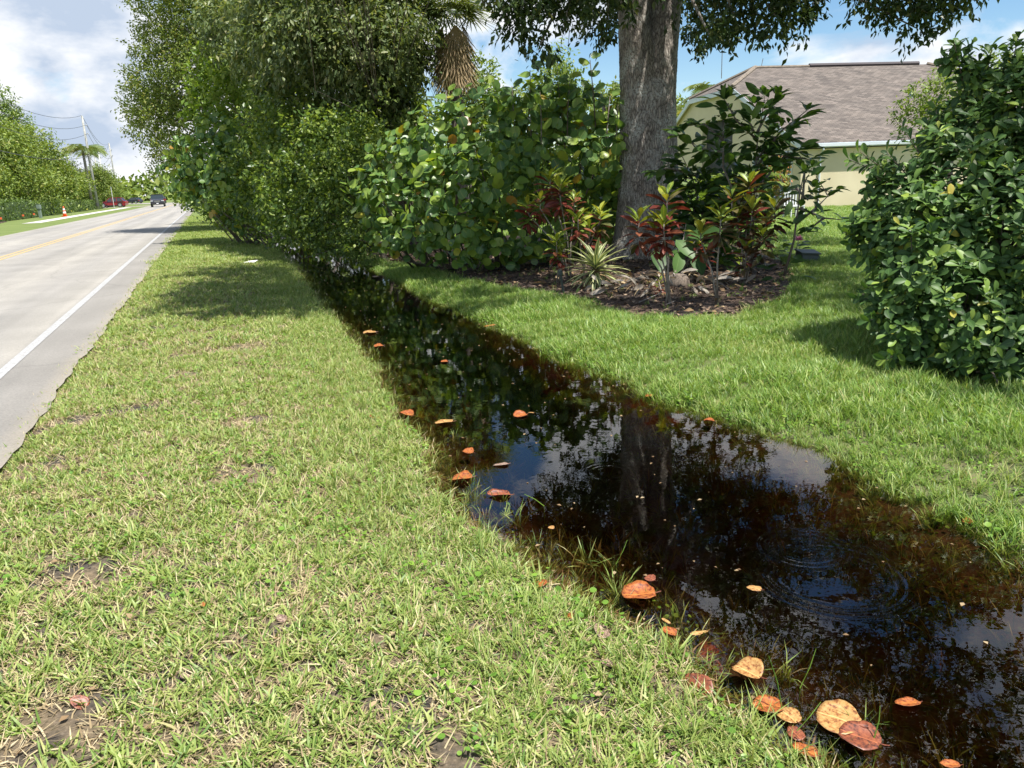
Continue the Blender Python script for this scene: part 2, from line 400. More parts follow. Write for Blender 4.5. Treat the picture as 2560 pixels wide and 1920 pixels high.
class MB:
    """collects polygons into one mesh"""
    def __init__(s):
        s.v, s.f = [], []
    def poly(s, pts):
        i = len(s.v); s.v += [tuple(map(float, p)) for p in pts]; s.f.append(tuple(range(i, i + len(pts)))); return s
    def box(s, c, size, rz=0.0):
        i = len(s.v); ca, sa = math.cos(rz), math.sin(rz)
        for dz in (-.5, .5):
            for dx, dy in ((-.5, -.5), (.5, -.5), (.5, .5), (-.5, .5)):
                x, y = dx * size[0], dy * size[1]
                s.v.append((c[0] + x * ca - y * sa, c[1] + x * sa + y * ca, c[2] + dz * size[2]))
        for q in ((3, 2, 1, 0), (4, 5, 6, 7), (0, 1, 5, 4), (1, 2, 6, 5), (2, 3, 7, 6), (3, 0, 4, 7)):
            s.f.append(tuple(i + k for k in q))
        return s
    def tube(s, pts, rads, seg=8, cap=True):
        pts = [Vector(p) for p in pts]
        if not hasattr(rads, '__len__'):
            rads = [rads] * len(pts)
        i0 = len(s.v)
        for k, p in enumerate(pts):
            d = (pts[min(k + 1, len(pts) - 1)] - pts[max(k - 1, 0)])
            d = d.normalized() if d.length > 1e-9 else Vector((0, 0, 1))
            a = d.orthogonal().normalized() if abs(d.z) > 0.95 else d.cross(Vector((0, 0, 1))).normalized()
            b = d.cross(a)
            for j in range(seg):
                t = 2 * math.pi * j / seg
                s.v.append(tuple(p + (a * math.cos(t) + b * math.sin(t)) * rads[k]))
        for k in range(len(pts) - 1):
            for j in range(seg):
                q = i0 + k * seg; j2 = (j + 1) % seg
                s.f.append((q + j, q + j2, q + seg + j2, q + seg + j))
        if cap:
            s.f.append(tuple(i0 + j for j in reversed(range(seg))))
            e = i0 + (len(pts) - 1) * seg
            s.f.append(tuple(e + j for j in range(seg)))
        return s
    def lathe(s, prof, c=(0, 0, 0), seg=16, axis='Z'):
        i0 = len(s.v)
        for r, h in prof:
            for j in range(seg):
                t = 2 * math.pi * j / seg
                x, y = r * math.cos(t), r * math.sin(t)
                p = (x, y, h) if axis == 'Z' else (x, h, y)
                s.v.append((c[0] + p[0], c[1] + p[1], c[2] + p[2]))
        for k in range(len(prof) - 1):
            for j in range(seg):
                q = i0 + k * seg; j2 = (j + 1) % seg
                s.f.append((q + j, q + j2, q + seg + j2, q + seg + j))
        s.f.append(tuple(i0 + j for j in reversed(range(seg))))
        e = i0 + (len(prof) - 1) * seg
        s.f.append(tuple(e + j for j in range(seg)))
        return s
    def build(s, name, material, parent=None, smooth=False, bevel=0.0):
        me = bpy.data.meshes.new(name)
        me.from_pydata(s.v, [], s.f)
        me.materials.append(material)
        bm = bmesh.new(); bm.from_mesh(me)
        bmesh.ops.recalc_face_normals(bm, faces=bm.faces)
        if bevel > 0:
            bmesh.ops.bevel(bm, geom=bm.edges[:], offset=bevel, segments=2, affect='EDGES', clamp_overlap=True)
        bm.to_mesh(me); bm.free()
        if smooth:
            me.polygons.foreach_set('use_smooth', np.ones(len(me.polygons), bool))
        o = bpy.data.objects.new(name, me)
        return link(o, parent)

# ------------------------------------------------------------------ leaves
def unit(a):
    return a / np.maximum(np.linalg.norm(a, axis=-1, keepdims=True), 1e-9)
def strip_leaf(prof, fold=0.12, droop=0.15):
    """leaf along +Y, length 1; prof = [(y, halfwidth)]; returns V, tris, uv"""
    V, UV, F = [], [], []
    for y, w in prof:
        z = -droop * y * y
        V += [(-w, y, z + fold * w), (0, y, z - 0.0), (w, y, z + fold * w)]
        UV += [(0.0, y), (0.5, y), (1.0, y)]
    for k in range(len(prof) - 1):
        a = 3 * k
        for c in (0, 1):
            F += [(a + c, a + c + 1, a + c + 4), (a + c, a + c + 4, a + c + 3)]
    return np.array(V, float), np.array(F, int), np.array(UV, float)
def round_leaf(n=14, cup=0.10, notch=0.06):
    V = [(0, 0.0, 0)]; UV = [(0.5, 0.0)]; F = []
    V.append((0, 0.5, -cup * 0.4)); UV.append((0.5, 0.5))
    for j in range(n):
        t = -math.pi / 2 + 2 * math.pi * j / n
        r = 0.5
        x, y = r * 1.06 * math.cos(t), 0.5 + r * math.sin(t)
        if j == 0:
            y += notch
        V.append((x, y, cup * (abs(x) * 1.0) - 0.08 * y * y)); UV.append((x * 0.94 + 0.5, y))
    for j in range(n):
        F.append((1, 2 + j, 2 + (j + 1) % n))
    V[0] = (0, notch, 0)
    return np.array(V, float), np.array(F, int), np.array(UV, float)
TPL = {
    'diamond': (np.array([(0, 0, 0), (-0.24, 0.45, 0.05), (0.24, 0.45, 0.05), (0, 1, -0.12)], float), np.array([(0, 2, 3), (0, 3, 1)]), np.array([(.5, 0), (0, .5), (1, .5), (.5, 1)], float)),
    'fat': (np.array([(0, 0, 0), (-0.34, 0.5, 0.06), (0.34, 0.5, 0.06), (0, 1, -0.15)], float), np.array([(0, 2, 3), (0, 3, 1)]), np.array([(.5, 0), (0, .5), (1, .5), (.5, 1)], float)),
    'oval': strip_leaf([(0, .01), (.2, .15), (.5, .2), (.8, .13), (1, .01)], .35, .15),
    'obovate': strip_leaf([(0, .015), (.25, .10), (.5, .19), (.72, .235), (.9, .16), (1, .02)], .35, .22),
    'ellipse': strip_leaf([(0, .012), (.2, .15), (.45, .215), (.7, .18), (.9, .07), (1, .005)], .3, .22),
    'croton': strip_leaf([(0, .012), (.15, .05), (.4, .135), (.65, .155), (.85, .09), (1, .005)], .5, .22),
    'strap': strip_leaf([(0, .035), (.15, .045), (.4, .05), (.65, .048), (.85, .032), (.95, .014), (1, .002)], .6, .35),
    'disc': round_leaf(), 'disc_b': round_leaf(14, .34, .10), 'disc_c': round_leaf(12, -.16, .05),
}
def frames(d, up):
    d = unit(d); x = np.cross(d, up); x = unit(x); n = np.cross(x, d)
    return np.stack([x, d, n], axis=-1)                   # columns
def leaf_mesh(name, tpl, pos, dirs, ups, scl, material, rng, rnd=None, flipw=None):
    TV, TF, TU = TPL[tpl]
    n = len(pos); k = len(TV)
    R = frames(dirs, ups)
    tv = TV[None] * np.asarray(scl).reshape(-1, 1, 1)
    if flipw is not None:
        tv = tv * np.stack([flipw, np.ones(n), np.ones(n)], -1)[:, None, :]
    V = np.einsum('nij,nkj->nki', R, tv) + pos[:, None, :]
    F = (TF[None] + (np.arange(n) * k)[:, None, None]).reshape(-1, TF.shape[1])
    if rnd is None:
        rnd = rng.random(n)
    return mesh_np(name, V.reshape(-1, 3), F, material, rnd=np.repeat(rnd, k), uv=np.tile(TU, (n, 1)))
def leaf_obj(name, parent, *a, **kw):
    o = bpy.data.objects.new(name, leaf_mesh(name, *a, **kw))
    link(o, parent)
    o['kind'] = 'stuff'
    return o
_single = {}
def single_mesh(tpl, material):
    key = (tpl, material.name)
    if key not in _single:
        TV, TF, TU = TPL[tpl]
        _single[key] = mesh_np('leaf', TV, TF, material, uv=TU, smooth=True)
    return _single[key]
def single_leaf(name, parent, tpl, material, pos, d, up, s, wide=1.0):
    R = frames(np.array([d], float), np.array([up], float))[0]
    m = Matrix([[R[0][0] * s * wide, R[0][1] * s, R[0][2] * s, pos[0]], [R[1][0] * s * wide, R[1][1] * s, R[1][2] * s, pos[1]], [R[2][0] * s * wide, R[2][1] * s, R[2][2] * s, pos[2]], [0, 0, 0, 1]])
    o = bpy.data.objects.new(name, single_mesh(tpl, material))
    link(o, parent)
    if parent is not None:
        m = Matrix.Translation(-Vector(parent.location)) @ m
    o.matrix_basis = m
    return o
def leaves_parts(parent, tpl, material, pos, dirs, ups, scl, rng, limit=300, name='leaf', rest='foliage'):
    """the nearest `limit` leaves as parts, the rest joined"""
    d = np.linalg.norm(pos - np.array([0, 0, CAMH]), axis=1) - np.asarray(scl) * 6
    o = np.argsort(d)
    tp = [tpl] if isinstance(tpl, str) else list(tpl)
    for i in o[:limit]:
        single_leaf(name, parent, tp[i % len(tp)], material, pos[i], dirs[i], ups[i], scl[i], rng.uniform(.85, 1.12))
    for q, t_ in enumerate(tp):
        r = o[limit:][o[limit:] % len(tp) == q]
        if len(r):
            lp = np.array(parent.location)
            leaf_obj(rest, parent, t_, pos[r] - lp, dirs[r], ups[r], np.asarray(scl)[r], material, rng)

def rand_dirs(rng, n):
    return unit(rng.normal(size=(n, 3)))
def crown(blobs, rng, dens=14.0, k=10, tw=0.28, leaf=0.1, up=0.35, droop=0.25, inner=0.5, cull=0.45, ragged=0.16):
    """leaf positions and orientations for a crown built of ellipsoid lobes"""
    B = np.array(blobs, float)
    C, A = [], []
    for bi, b in enumerate(B):
        r = b[3:6]
        area = 4 * math.pi * ((r[0] * r[1]) ** 1.6 + (r[0] * r[2]) ** 1.6 + (r[1] * r[2]) ** 1.6) ** (1 / 1.6) / 3 ** (1 / 1.6)
        n = max(6, int(dens * area))
        d = rand_dirs(rng, n)
        rr = inner + (1 - inner) * rng.random(n) ** 0.6
        rr = rr * (1 + ragged * (np.sin(d[:, 0] * 5 + bi) + np.sin(d[:, 1] * 6 + 2 * bi) + np.sin(d[:, 2] * 7 + 3 * bi)) * 0.6 + rng.normal(0, ragged * 0.5, n))
        c = b[:3] + d * rr[:, None] * r
        keep = np.ones(n, bool)
        for bj, q in enumerate(B):
            if bj != bi:
                keep &= (np.linalg.norm((c - q[:3]) / q[3:6], axis=1) > cull)
        C.append(c[keep]); A.append(d[keep])
    C = np.concatenate(C); A = np.concatenate(A)
    n = len(C)
    ax = unit(A + rng.normal(0, 0.45, (n, 3)) + np.array([0, 0, up]))
    t = rng.random((n, k))
    pos = C[:, None, :] + ax[:, None, :] * (t * tw)[..., None] + rng.normal(0, tw * 0.22, (n, k, 3))
    ld = unit(ax[:, None, :] * 0.55 + rng.normal(0, 0.6, (n, k, 3)) + np.array([0, 0, -droop]))
    lu = unit(rng.normal(0, 0.55, (n, k, 3)) + np.array([0, 0, 0.9]) + A[:, None, :] * 0.5)
    s = leaf * rng.uniform(0.65, 1.25, (n, k))
    return pos.reshape(-1, 3), ld.reshape(-1, 3), lu.reshape(-1, 3), s.ravel(), C
def blob_px(lst, Y, squash=1.0, dy=1.0):
    """lobes given by photo pixel, radius in pixels and distance"""
    out = []
    for q in lst:
        yy = q[3] if len(q) > 3 else Y
        c = at(q[0], q[1], yy); r = q[2] * yy / FPX
        out.append((c[0], c[1], c[2], r, r * dy, r * squash))
    return out
def limbs(mb, root, targets, r0, rng, seg=6):
    root = np.array(root, float)
    for tg in targets:
        tg = np.array(tg, float)
        mid = root * 0.45 + tg * 0.55 + rng.normal(0, 0.08, 3) * np.linalg.norm(tg - root)
        q = [root, root * 0.75 + mid * 0.25 + rng.normal(0, .03, 3), mid, tg * 0.6 + mid * 0.4, tg]
        mb.tube(q, [r0, r0 * .8, r0 * .55, r0 * .38, r0 * .15], seg)

def in_poly(x, y, poly):
    x = np.asarray(x); y = np.asarray(y)
    c = np.zeros(x.shape, bool)
    j = len(poly) - 1
    for i in range(len(poly)):
        xi, yi = poly[i]; xj, yj = poly[j]
        c ^= ((yi > y) != (yj > y)) & (x < (xj - xi) * (y - yi) / (yj - yi + 1e-12) + xi)
        j = i
    return c

# ================================================================== GROUND
def axis_pts(segs):
    out = []
    for a, b, st in segs:
        n = max(1, int(round((b - a) / st)))
        out += list(np.linspace(a, b, n, endpoint=False))
    return np.array(out + [segs[-1][1]])
GX = axis_pts([(-900, -140, 60), (-140, -40, 4), (-40, -14, 0.7), (-14, -5, 0.3), (-5, 6, 0.07), (6, 14, 0.4), (14, 60, 3), (60, 900, 60)])
GY = axis_pts([(-60, -8, 6), (-8, 0, 0.5), (0, 1.2, 0.2), (1.2, 9, 0.07), (9, 20, 0.15), (20, 45, 0.4), (45, 90, 1.5), (90, 300, 8), (300, 1500, 100)])
gx, gy = np.meshgrid(GX, GY)
gzv = height(gx, gy)
nx, ny = len(GX), len(GY)
idx = np.arange(nx * ny).reshape(ny, nx)
GF = np.stack([idx[:-1, :-1], idx[:-1, 1:], idx[1:, 1:], idx[1:, :-1]], -1).reshape(-1, 4)
m, n, l, b = mat('soil_and_thatch')
tc = N(n, 'ShaderNodeTexCoord')
n1 = N(n, 'ShaderNodeTexNoise', {'Scale': 3.2, 'Detail': 8, 'Roughness': 0.62}); l.new(tc.outputs['Object'], n1.inputs[0])
n2 = N(n, 'ShaderNodeTexNoise', {'Scale': 45.0, 'Detail': 7, 'Roughness': 0.7}); l.new(tc.outputs['Object'], n2.inputs[0])
n3 = N(n, 'ShaderNodeTexNoise', {'Scale': 0.35, 'Detail': 6, 'Roughness': 0.6}); l.new(tc.outputs['Object'], n3.inputs[0])
soil = ramp(n, [(0.3, (0.030, 0.027, 0.025)), (0.55, (0.075, 0.066, 0.058)), (0.75, (0.15, 0.13, 0.105))]); l.new(n2.outputs[0], soil.inputs[0])
thatch = ramp(n, [(0.3, (0.085, 0.075, 0.045)), (0.55, (0.19, 0.145, 0.095)), (0.75, (0.33, 0.26, 0.18))]); l.new(n2.outputs[0], thatch.inputs[0])
f1 = ramp(n, [(0.42, (0, 0, 0)), (0.56, (1, 1, 1))]); l.new(n1.outputs[0], f1.inputs[0])
mixa = N(n, 'ShaderNodeMixRGB'); l.new(f1.outputs[0], mixa.inputs[0]); l.new(soil.outputs[0], mixa.inputs[1]); l.new(thatch.outputs[0], mixa.inputs[2])
lawn = ramp(n, [(0.3, (0.10, 0.14, 0.042)), (0.55, (0.145, 0.185, 0.06)), (0.75, (0.20, 0.23, 0.095))]); 
mixn = N(n, 'ShaderNodeMixRGB', {'Fac': 0.5}); l.new(n2.outputs[0], mixn.inputs[1]); l.new(n3.outputs[0], mixn.inputs[2]); l.new(mixn.outputs[0], lawn.inputs[0])
la = N(n, 'ShaderNodeAttribute', attribute_name='lawn')
mixb = N(n, 'ShaderNodeMixRGB'); l.new(la.outputs['Fac'], mixb.inputs[0]); l.new(mixa.outputs[0], mixb.inputs[1]); l.new(lawn.outputs[0], mixb.inputs[2])
l.new(mixb.outputs[0], b.inputs['Base Color']); b.inputs['Roughness'].default_value = 0.95
b.inputs['Specular IOR Level'].default_value = 0.1
bp = N(n, 'ShaderNodeBump', {'Strength': 0.8, 'Distance': 0.015}); l.new(n2.outputs[0], bp.inputs['Height']); l.new(bp.outputs[0], b.inputs['Normal'])
ground = obj_np('ground', np.stack([gx.ravel(), gy.ravel(), gzv.ravel()], -1), GF, m, smooth=True)
ground['kind'] = 'structure'
lawnv = np.clip(sst(5, 16, gy) * 0.75 + sst(14, 40, gy) * 0.25, 0, 1)
xrg = np.interp(gy, RY, RX); xlg = np.interp(gy, LY, LX)
lawnv = np.where(gx > xrg, np.maximum(lawnv, 0.45), lawnv)
lawnv = np.where((gx > xlg - 0.1) & (gx < xrg + 0.1) & (gy < 50), 0.05, lawnv)
a = ground.data.attributes.new('lawn', 'FLOAT', 'POINT'); a.data.foreach_set('value', lawnv.ravel().astype(np.float32))

# ---- mulch bed
BEDPX = [(880, 632), (960, 650), (1060, 672), (1150, 695), (1250, 722), (1330, 735), (1420, 745), (1470, 765), (1530, 780), (1590, 800), (1640, 792), (1700, 806), (1760, 792), (1830, 796), (1890, 770), (1950, 762), (1985, 715), (1970, 668),
         (1940, 640), (1860, 615), (1700, 598), (1500, 590), (1300, 590), (1100, 596), (950, 605)]
BED = [tuple(gp(*q)[:2]) for q in BEDPX]
bx = np.arange(-6, 9, 0.1); by = np.arange(7, 24, 0.1)
mx_, my_ = np.meshgrid(bx, by)
wob = 0.16 * np.sin(mx_ * 4.1) * np.sin(my_ * 3.7) + 0.12 * np.sin(mx_ * 9.3 + 1) * np.sin(my_ * 8.1)
inside = in_poly(mx_ + wob, my_ + wob, BED)
vid = -np.ones(mx_.shape, int)
cells = inside[:-1, :-1] & inside[1:, :-1] & inside[:-1, 1:] & inside[1:, 1:]
use = np.zeros_like(inside); use[:-1, :-1] |= cells; use[1:, :-1] |= cells; use[:-1, 1:] |= cells; use[1:, 1:] |= cells
vid[use] = np.arange(use.sum())
MV = np.stack([mx_[use], my_[use], height(mx_[use], my_[use]) + 0.022 + 0.008 * np.sin(mx_[use] * 9) * np.sin(my_[use] * 8)], -1)
ii, jj = np.where(cells)
MF = np.stack([vid[ii, jj], vid[ii, jj + 1], vid[ii + 1, jj + 1], vid[ii + 1, jj]], -1)
m, n, l, b = mat('mulch')
tc = N(n, 'ShaderNodeTexCoord')
n1 = N(n, 'ShaderNodeTexNoise', {'Scale': 38, 'Detail': 8, 'Roughness': 0.7}); l.new(tc.outputs['Object'], n1.inputs[0])
n2 = N(n, 'ShaderNodeTexNoise', {'Scale': 1.6, 'Detail': 5}); l.new(tc.outputs['Object'], n2.inputs[0])
r1 = ramp(n, [(0.3, (0.035, 0.026, 0.021)), (0.55, (0.11, 0.078, 0.057)), (0.8, (0.23, 0.16, 0.115))]); l.new(n1.outputs[0], r1.inputs[0])
r2 = ramp(n, [(0.4, (0.55, 0.55, 0.6)), (0.65, (1.25, 1.1, 1.0))]); l.new(n2.outputs[0], r2.inputs[0])
mm = N(n, 'ShaderNodeMixRGB', {'Fac': 1.0}, blend_type='MULTIPLY'); l.new(r1.outputs[0], mm.inputs[1]); l.new(r2.outputs[0], mm.inputs[2])
l.new(mm.outputs[0], b.inputs['Base Color']); b.inputs['Roughness'].default_value = 0.95
bp = N(n, 'ShaderNodeBump', {'Strength': 1.0, 'Distance': 0.03}); l.new(n1.outputs[0], bp.inputs['Height']); l.new(bp.outputs[0], b.inputs['Normal'])
bed = obj_np('mulch_bed', MV, MF, m, smooth=True)
bed['kind'] = 'structure'

# ---- road
def ribbon(name, s0, s1, t0, t1, z, material, step=2.0, parent=None, nt=1):
    ss = np.arange(s0, s1 + step * 0.5, step)
    tt = np.linspace(t0, t1, nt + 1)
    V, UV = [], []
    for s_ in ss:
        for t_ in tt:
            V.append(road_pt(s_, t_, z))
            UV.append((t_, s_))
    k = nt + 1
    F = [(i * k + j, i * k + j + 1, (i + 1) * k + j + 1, (i + 1) * k + j) for i in range(len(ss) - 1) for j in range(nt)]
    o = obj_np(name, V, np.array(F)[:, ::-1], material, parent, uv=UV)
    o['kind'] = 'structure'
    return o
m, n, l, b = mat('asphalt')
uv = N(n, 'ShaderNodeUVMap')
tc = N(n, 'ShaderNodeTexCoord')
mp = N(n, 'ShaderNodeMapping', {'Scale': (1.1, 0.035, 1)}); l.new(uv.outputs[0], mp.inputs[0])
n1 = N(n, 'ShaderNodeTexNoise', {'Scale': 1.4, 'Detail': 6}); l.new(mp.outputs[0], n1.inputs[0])
n2 = N(n, 'ShaderNodeTexNoise', {'Scale': 60, 'Detail': 8, 'Roughness': 0.75}); l.new(tc.outputs['Object'], n2.inputs[0])
n3 = N(n, 'ShaderNodeTexNoise', {'Scale': 0.8, 'Detail': 6}); l.new(tc.outputs['Object'], n3.inputs[0])
r1 = ramp(n, [(0.3, (0.245, 0.235, 0.22)), (0.7, (0.33, 0.315, 0.295))]); l.new(n1.outputs[0], r1.inputs[0])
r2 = ramp(n, [(0.3, (0.72, 0.72, 0.73)), (0.7, (1.22, 1.22, 1.2))]); l.new(n2.outputs[0], r2.inputs[0])
r3 = ramp(n, [(0.3, (0.88, 0.88, 0.88)), (0.7, (1.08, 1.08, 1.08))]); l.new(n3.outputs[0], r3.inputs[0])
mm = N(n, 'ShaderNodeMixRGB', {'Fac': 1.0}, blend_type='MULTIPLY'); l.new(r1.outputs[0], mm.inputs[1]); l.new(r2.outputs[0], mm.inputs[2])
mm2 = N(n, 'ShaderNodeMixRGB', {'Fac': 1.0}, blend_type='MULTIPLY'); l.new(mm.outputs[0], mm2.inputs[1]); l.new(r3.outputs[0], mm2.inputs[2])
vo = N(n, 'ShaderNodeTexVoronoi', {'Scale': 0.55}, feature='DISTANCE_TO_EDGE')
md = N(n, 'ShaderNodeMapping', {'Scale': (1.0, 0.5, 1)}); l.new(uv.outputs[0], md.inputs[0])
nd = N(n, 'ShaderNodeTexNoise', {'Scale': 2.5, 'Detail': 5}); l.new(md.outputs[0], nd.inputs[0])
mxd = N(n, 'ShaderNodeMixRGB', {'Fac': 0.3}); l.new(md.outputs[0], mxd.inputs[1]); l.new(nd.outputs['Color'], mxd.inputs[2]); l.new(mxd.outputs[0], vo.inputs[0])
cr = ramp(n, [(0.0, (0.55, 0.55, 0.55)), (0.012, (1, 1, 1))]); l.new(vo.outputs[0], cr.inputs[0])
sx_ = N(n, 'ShaderNodeSeparateXYZ'); l.new(uv.outputs[0], sx_.inputs[0])
wn_ = N(n, 'ShaderNodeMath', {1: 0.12, 2: -0.06}, operation='MULTIPLY_ADD'); l.new(n3.outputs[0], wn_.inputs[0])
wa_ = N(n, 'ShaderNodeMath', operation='ADD'); l.new(sx_.outputs[0], wa_.inputs[0]); l.new(wn_.outputs[0], wa_.inputs[1])
sv_ = N(n, 'ShaderNodeMath', {1: 8.2}, operation='DIVIDE'); l.new(wa_.outputs[0], sv_.inputs[0])
lane = ramp(n, [(0.0, (0.98, 0.92, 0.82)), (0.02, (0.80, 0.79, 0.78)), (0.072, (0.82, 0.82, 0.82)), (0.09, (1.04, 1.03, 1.0)), (0.18, (0.93, 0.93, 0.93)), (0.27, (1.06, 1.05, 1.02)), (0.40, (0.92, 0.92, 0.92)), (0.5, (1.03, 1.02, 1.0)), (0.62, (0.93, 0.93, 0.93)), (0.75, (1.06, 1.05, 1.02)), (0.85, (0.94, 0.94, 0.94)), (1.0, (1.05, 1.03, 0.98))])
l.new(sv_.outputs[0], lane.inputs[0])
mml = N(n, 'ShaderNodeMixRGB', {'Fac': 1.0}, blend_type='MULTIPLY'); l.new(mm2.outputs[0], mml.inputs[1]); l.new(lane.outputs[0], mml.inputs[2])
mm3 = N(n, 'ShaderNodeMixRGB', {'Fac': 0.28}, blend_type='MULTIPLY'); l.new(mml.outputs[0], mm3.inputs[1]); l.new(cr.outputs[0], mm3.inputs[2])
l.new(mm3.outputs[0], b.inputs['Base Color']); b.inputs['Roughness'].default_value = 0.85
b.inputs['Specular IOR Level'].default_value = 0.25
bp = N(n, 'ShaderNodeBump', {'Strength': 0.5, 'Distance': 0.006}); l.new(n2.outputs[0], bp.inputs['Height']); l.new(bp.outputs[0], b.inputs['Normal'])
MT['asphalt'] = m
# ragged slab: the right-hand edge wanders as the turf creeps over it
ss = np.concatenate([np.arange(-20, 20, 0.15), np.arange(20, 330, 2.0)])
V, UV = [], []
TT = [0, .6, 1.4, 4, 6.5, ROADW]
for s_ in ss:
    for j, t_ in enumerate(TT):
        w_ = 0.0
        if j == 0:
            w_ = 0.018 * math.sin(s_ * 1.7) + 0.014 * math.sin(s_ * 5.1 + 1) + 0.012 * math.sin(s_ * 13.7) - 0.04
        V.append(road_pt(s_, t_ + w_, 0.012)); UV.append((t_, s_))
k = len(TT)
F = [(i * k + j, (i + 1) * k + j, (i + 1) * k + j + 1, i * k + j + 1) for i in range(len(ss) - 1) for j in range(k - 1)]
road = obj_np('road', V, np.array(F), MT['asphalt'], uv=UV)
road['kind'] = 'structure'
def paint(name, c, wear):
    m, n, l, b = mat(name)
    tc = N(n, 'ShaderNodeTexCoord')
    n1 = N(n, 'ShaderNodeTexNoise', {'Scale': 35, 'Detail': 8, 'Roughness': 0.75}); l.new(tc.outputs['Object'], n1.inputs[0])
    r1 = ramp(n, [(wear - 0.08, (0.25, 0.24, 0.23)), (wear + 0.08, c)]); l.new(n1.outputs[0], r1.inputs[0])
    l.new(r1.outputs[0], b.inputs['Base Color']); b.inputs['Roughness'].default_value = 0.7
    return m
MT['white_paint'] = paint('white_paint', (0.40, 0.41, 0.42), 0.49)
MT['yellow_paint'] = paint('yellow_paint', (0.55, 0.36, 0.10), 0.45)
for nm, t0, mm_ in (('edge_line', 0.56, 'white_paint'), ('center_line', 4.28, 'yellow_paint'), ('center_line', 4.52, 'yellow_paint')):
    ribbon(nm, -20, 300, t0, t0 + 0.105, 0.0165, MT[mm_], 2.0, road)
m = plain('concrete', (0.50, 0.48, 0.44), 0.9, noise=0.12, scale=3)
MT['concrete'] = m
# footpath across the street: slabs
walk = ribbon('footpath', 69.0, 150, 10.6, 11.9, 0.012, m, 3.0)
# side street with its mouth
V = []
for s_, t_ in ((152, 7.9), (154.5, 9.5), (156, 12), (156.5, 60), (164.5, 60), (165, 12), (166.5, 9.5), (169, 7.9)):
    V.append(road_pt(s_, t_, 0.008))
mb = MB(); mb.poly(V); o = mb.build('side_street', MT['asphalt']); o['kind'] = 'structure'

# ---- water
yy = np.concatenate([np.arange(-8, 12, 0.12), np.arange(12, 60, 0.5)])
wv, wf = [], []
TOPN = 9
for y_ in yy:
    x0 = np.interp(y_, LY, LX) - 0.55; x1 = np.interp(y_, RY, RX) + 0.55
    for j in range(TOPN):
        wv.append((x0 + (x1 - x0) * j / (TOPN - 1), y_, WZ))
nt = len(wv)
for y_ in yy:
    x0 = np.interp(y_, LY, LX) - 0.55; x1 = np.interp(y_, RY, RX) + 0.55
    for j in range(TOPN):
        wv.append((x0 + (x1 - x0) * j / (TOPN - 1), y_, WZ - 0.7))
for i in range(len(yy) - 1):
    for j in range(TOPN - 1):
        q = i * TOPN + j
        wf.append((q, q + 1, q + TOPN + 1, q + TOPN))
        wf.append((nt + q, nt + q + TOPN, nt + q + TOPN + 1, nt + q + 1))
    q = i * TOPN
    wf.append((q, q + TOPN, nt + q + TOPN, nt + q))
    q = i * TOPN + TOPN - 1
    wf.append((q, nt + q, nt + q + TOPN, q + TOPN))
for j in range(TOPN - 1):
    wf.append((j, nt + j, nt + j + 1, j + 1))
    q = (len(yy) - 1) * TOPN + j
    wf.append((q, q + 1, nt + q + 1, nt + q))
m, n, l, b = mat('dark_water')
n.remove(b)
fr = N(n, 'ShaderNodeFresnel', {'IOR': 1.85})
tr = N(n, 'ShaderNodeBsdfTransparent', {'Color': (0.93, 0.88, 0.80, 1)})
gl = N(n, 'ShaderNodeBsdfGlossy', {'Roughness': 0.008})
ms = N(n, 'ShaderNodeMixShader')
l.new(fr.outputs[0], ms.inputs[0]); l.new(tr.outputs[0], ms.inputs[1]); l.new(gl.outputs[0], ms.inputs[2])
l.new(ms.outputs[0], n['Material Output'].inputs['Surface'])
va = N(n, 'ShaderNodeVolumeAbsorption', {'Color': (0.42, 0.20, 0.04, 1), 'Density': 11.0})
l.new(va.outputs[0], n['Material Output'].inputs['Volume'])
tc = N(n, 'ShaderNodeTexCoord')
n1 = N(n, 'ShaderNodeTexNoise', {'Scale': 5.0, 'Detail': 3}); l.new(tc.outputs['Object'], n1.inputs[0])
n2 = N(n, 'ShaderNodeTexNoise', {'Scale': 22.0, 'Detail': 2}); l.new(tc.outputs['Object'], n2.inputs[0])
ad = N(n, 'ShaderNodeMath', {1: 0.18}, operation='MULTIPLY'); l.new(n2.outputs[0], ad.inputs[0])
hsum = N(n, 'ShaderNodeMath', operation='ADD'); l.new(n1.outputs[0], hsum.inputs[0]); l.new(ad.outputs[0], hsum.inputs[1])
last = hsum.outputs[0]
for (rpx, rpy, rad, amp) in ((2080, 1440, 0.30, 0.35), (2010, 1370, 0.16, 0.35), (1520, 1180, 0.12, 0.2)):
    c = gz(rpx, rpy, WZ)
    vd = N(n, 'ShaderNodeVectorMath', {1: (c[0], c[1], WZ)}, operation='DISTANCE'); l.new(tc.outputs['Object'], vd.inputs[0])
    mu = N(n, 'ShaderNodeMath', {1: 150.0}, operation='MULTIPLY'); l.new(vd.outputs['Value'], mu.inputs[0])
    sn = N(n, 'ShaderNodeMath', operation='SINE'); l.new(mu.outputs[0], sn.inputs[0])
    sb = N(n, 'ShaderNodeMath', {1: rad}, operation='SUBTRACT'); l.new(vd.outputs['Value'], sb.inputs[0])
    ab = N(n, 'ShaderNodeMath', operation='ABSOLUTE'); l.new(sb.outputs[0], ab.inputs[0])
    mr = N(n, 'ShaderNodeMapRange', {'From Min': 0.0, 'From Max': 0.07, 'To Min': amp, 'To Max': 0.0}); l.new(ab.outputs[0], mr.inputs[0])
    mu2 = N(n, 'ShaderNodeMath', operation='MULTIPLY'); l.new(sn.outputs[0], mu2.inputs[0]); l.new(mr.outputs[0], mu2.inputs[1])
    ad2 = N(n, 'ShaderNodeMath', operation='ADD'); l.new(last, ad2.inputs[0]); l.new(mu2.outputs[0], ad2.inputs[1])
    last = ad2.outputs[0]
bp = N(n, 'ShaderNodeBump', {'Strength': 0.035, 'Distance': 0.02}); l.new(last, bp.inputs['Height'])
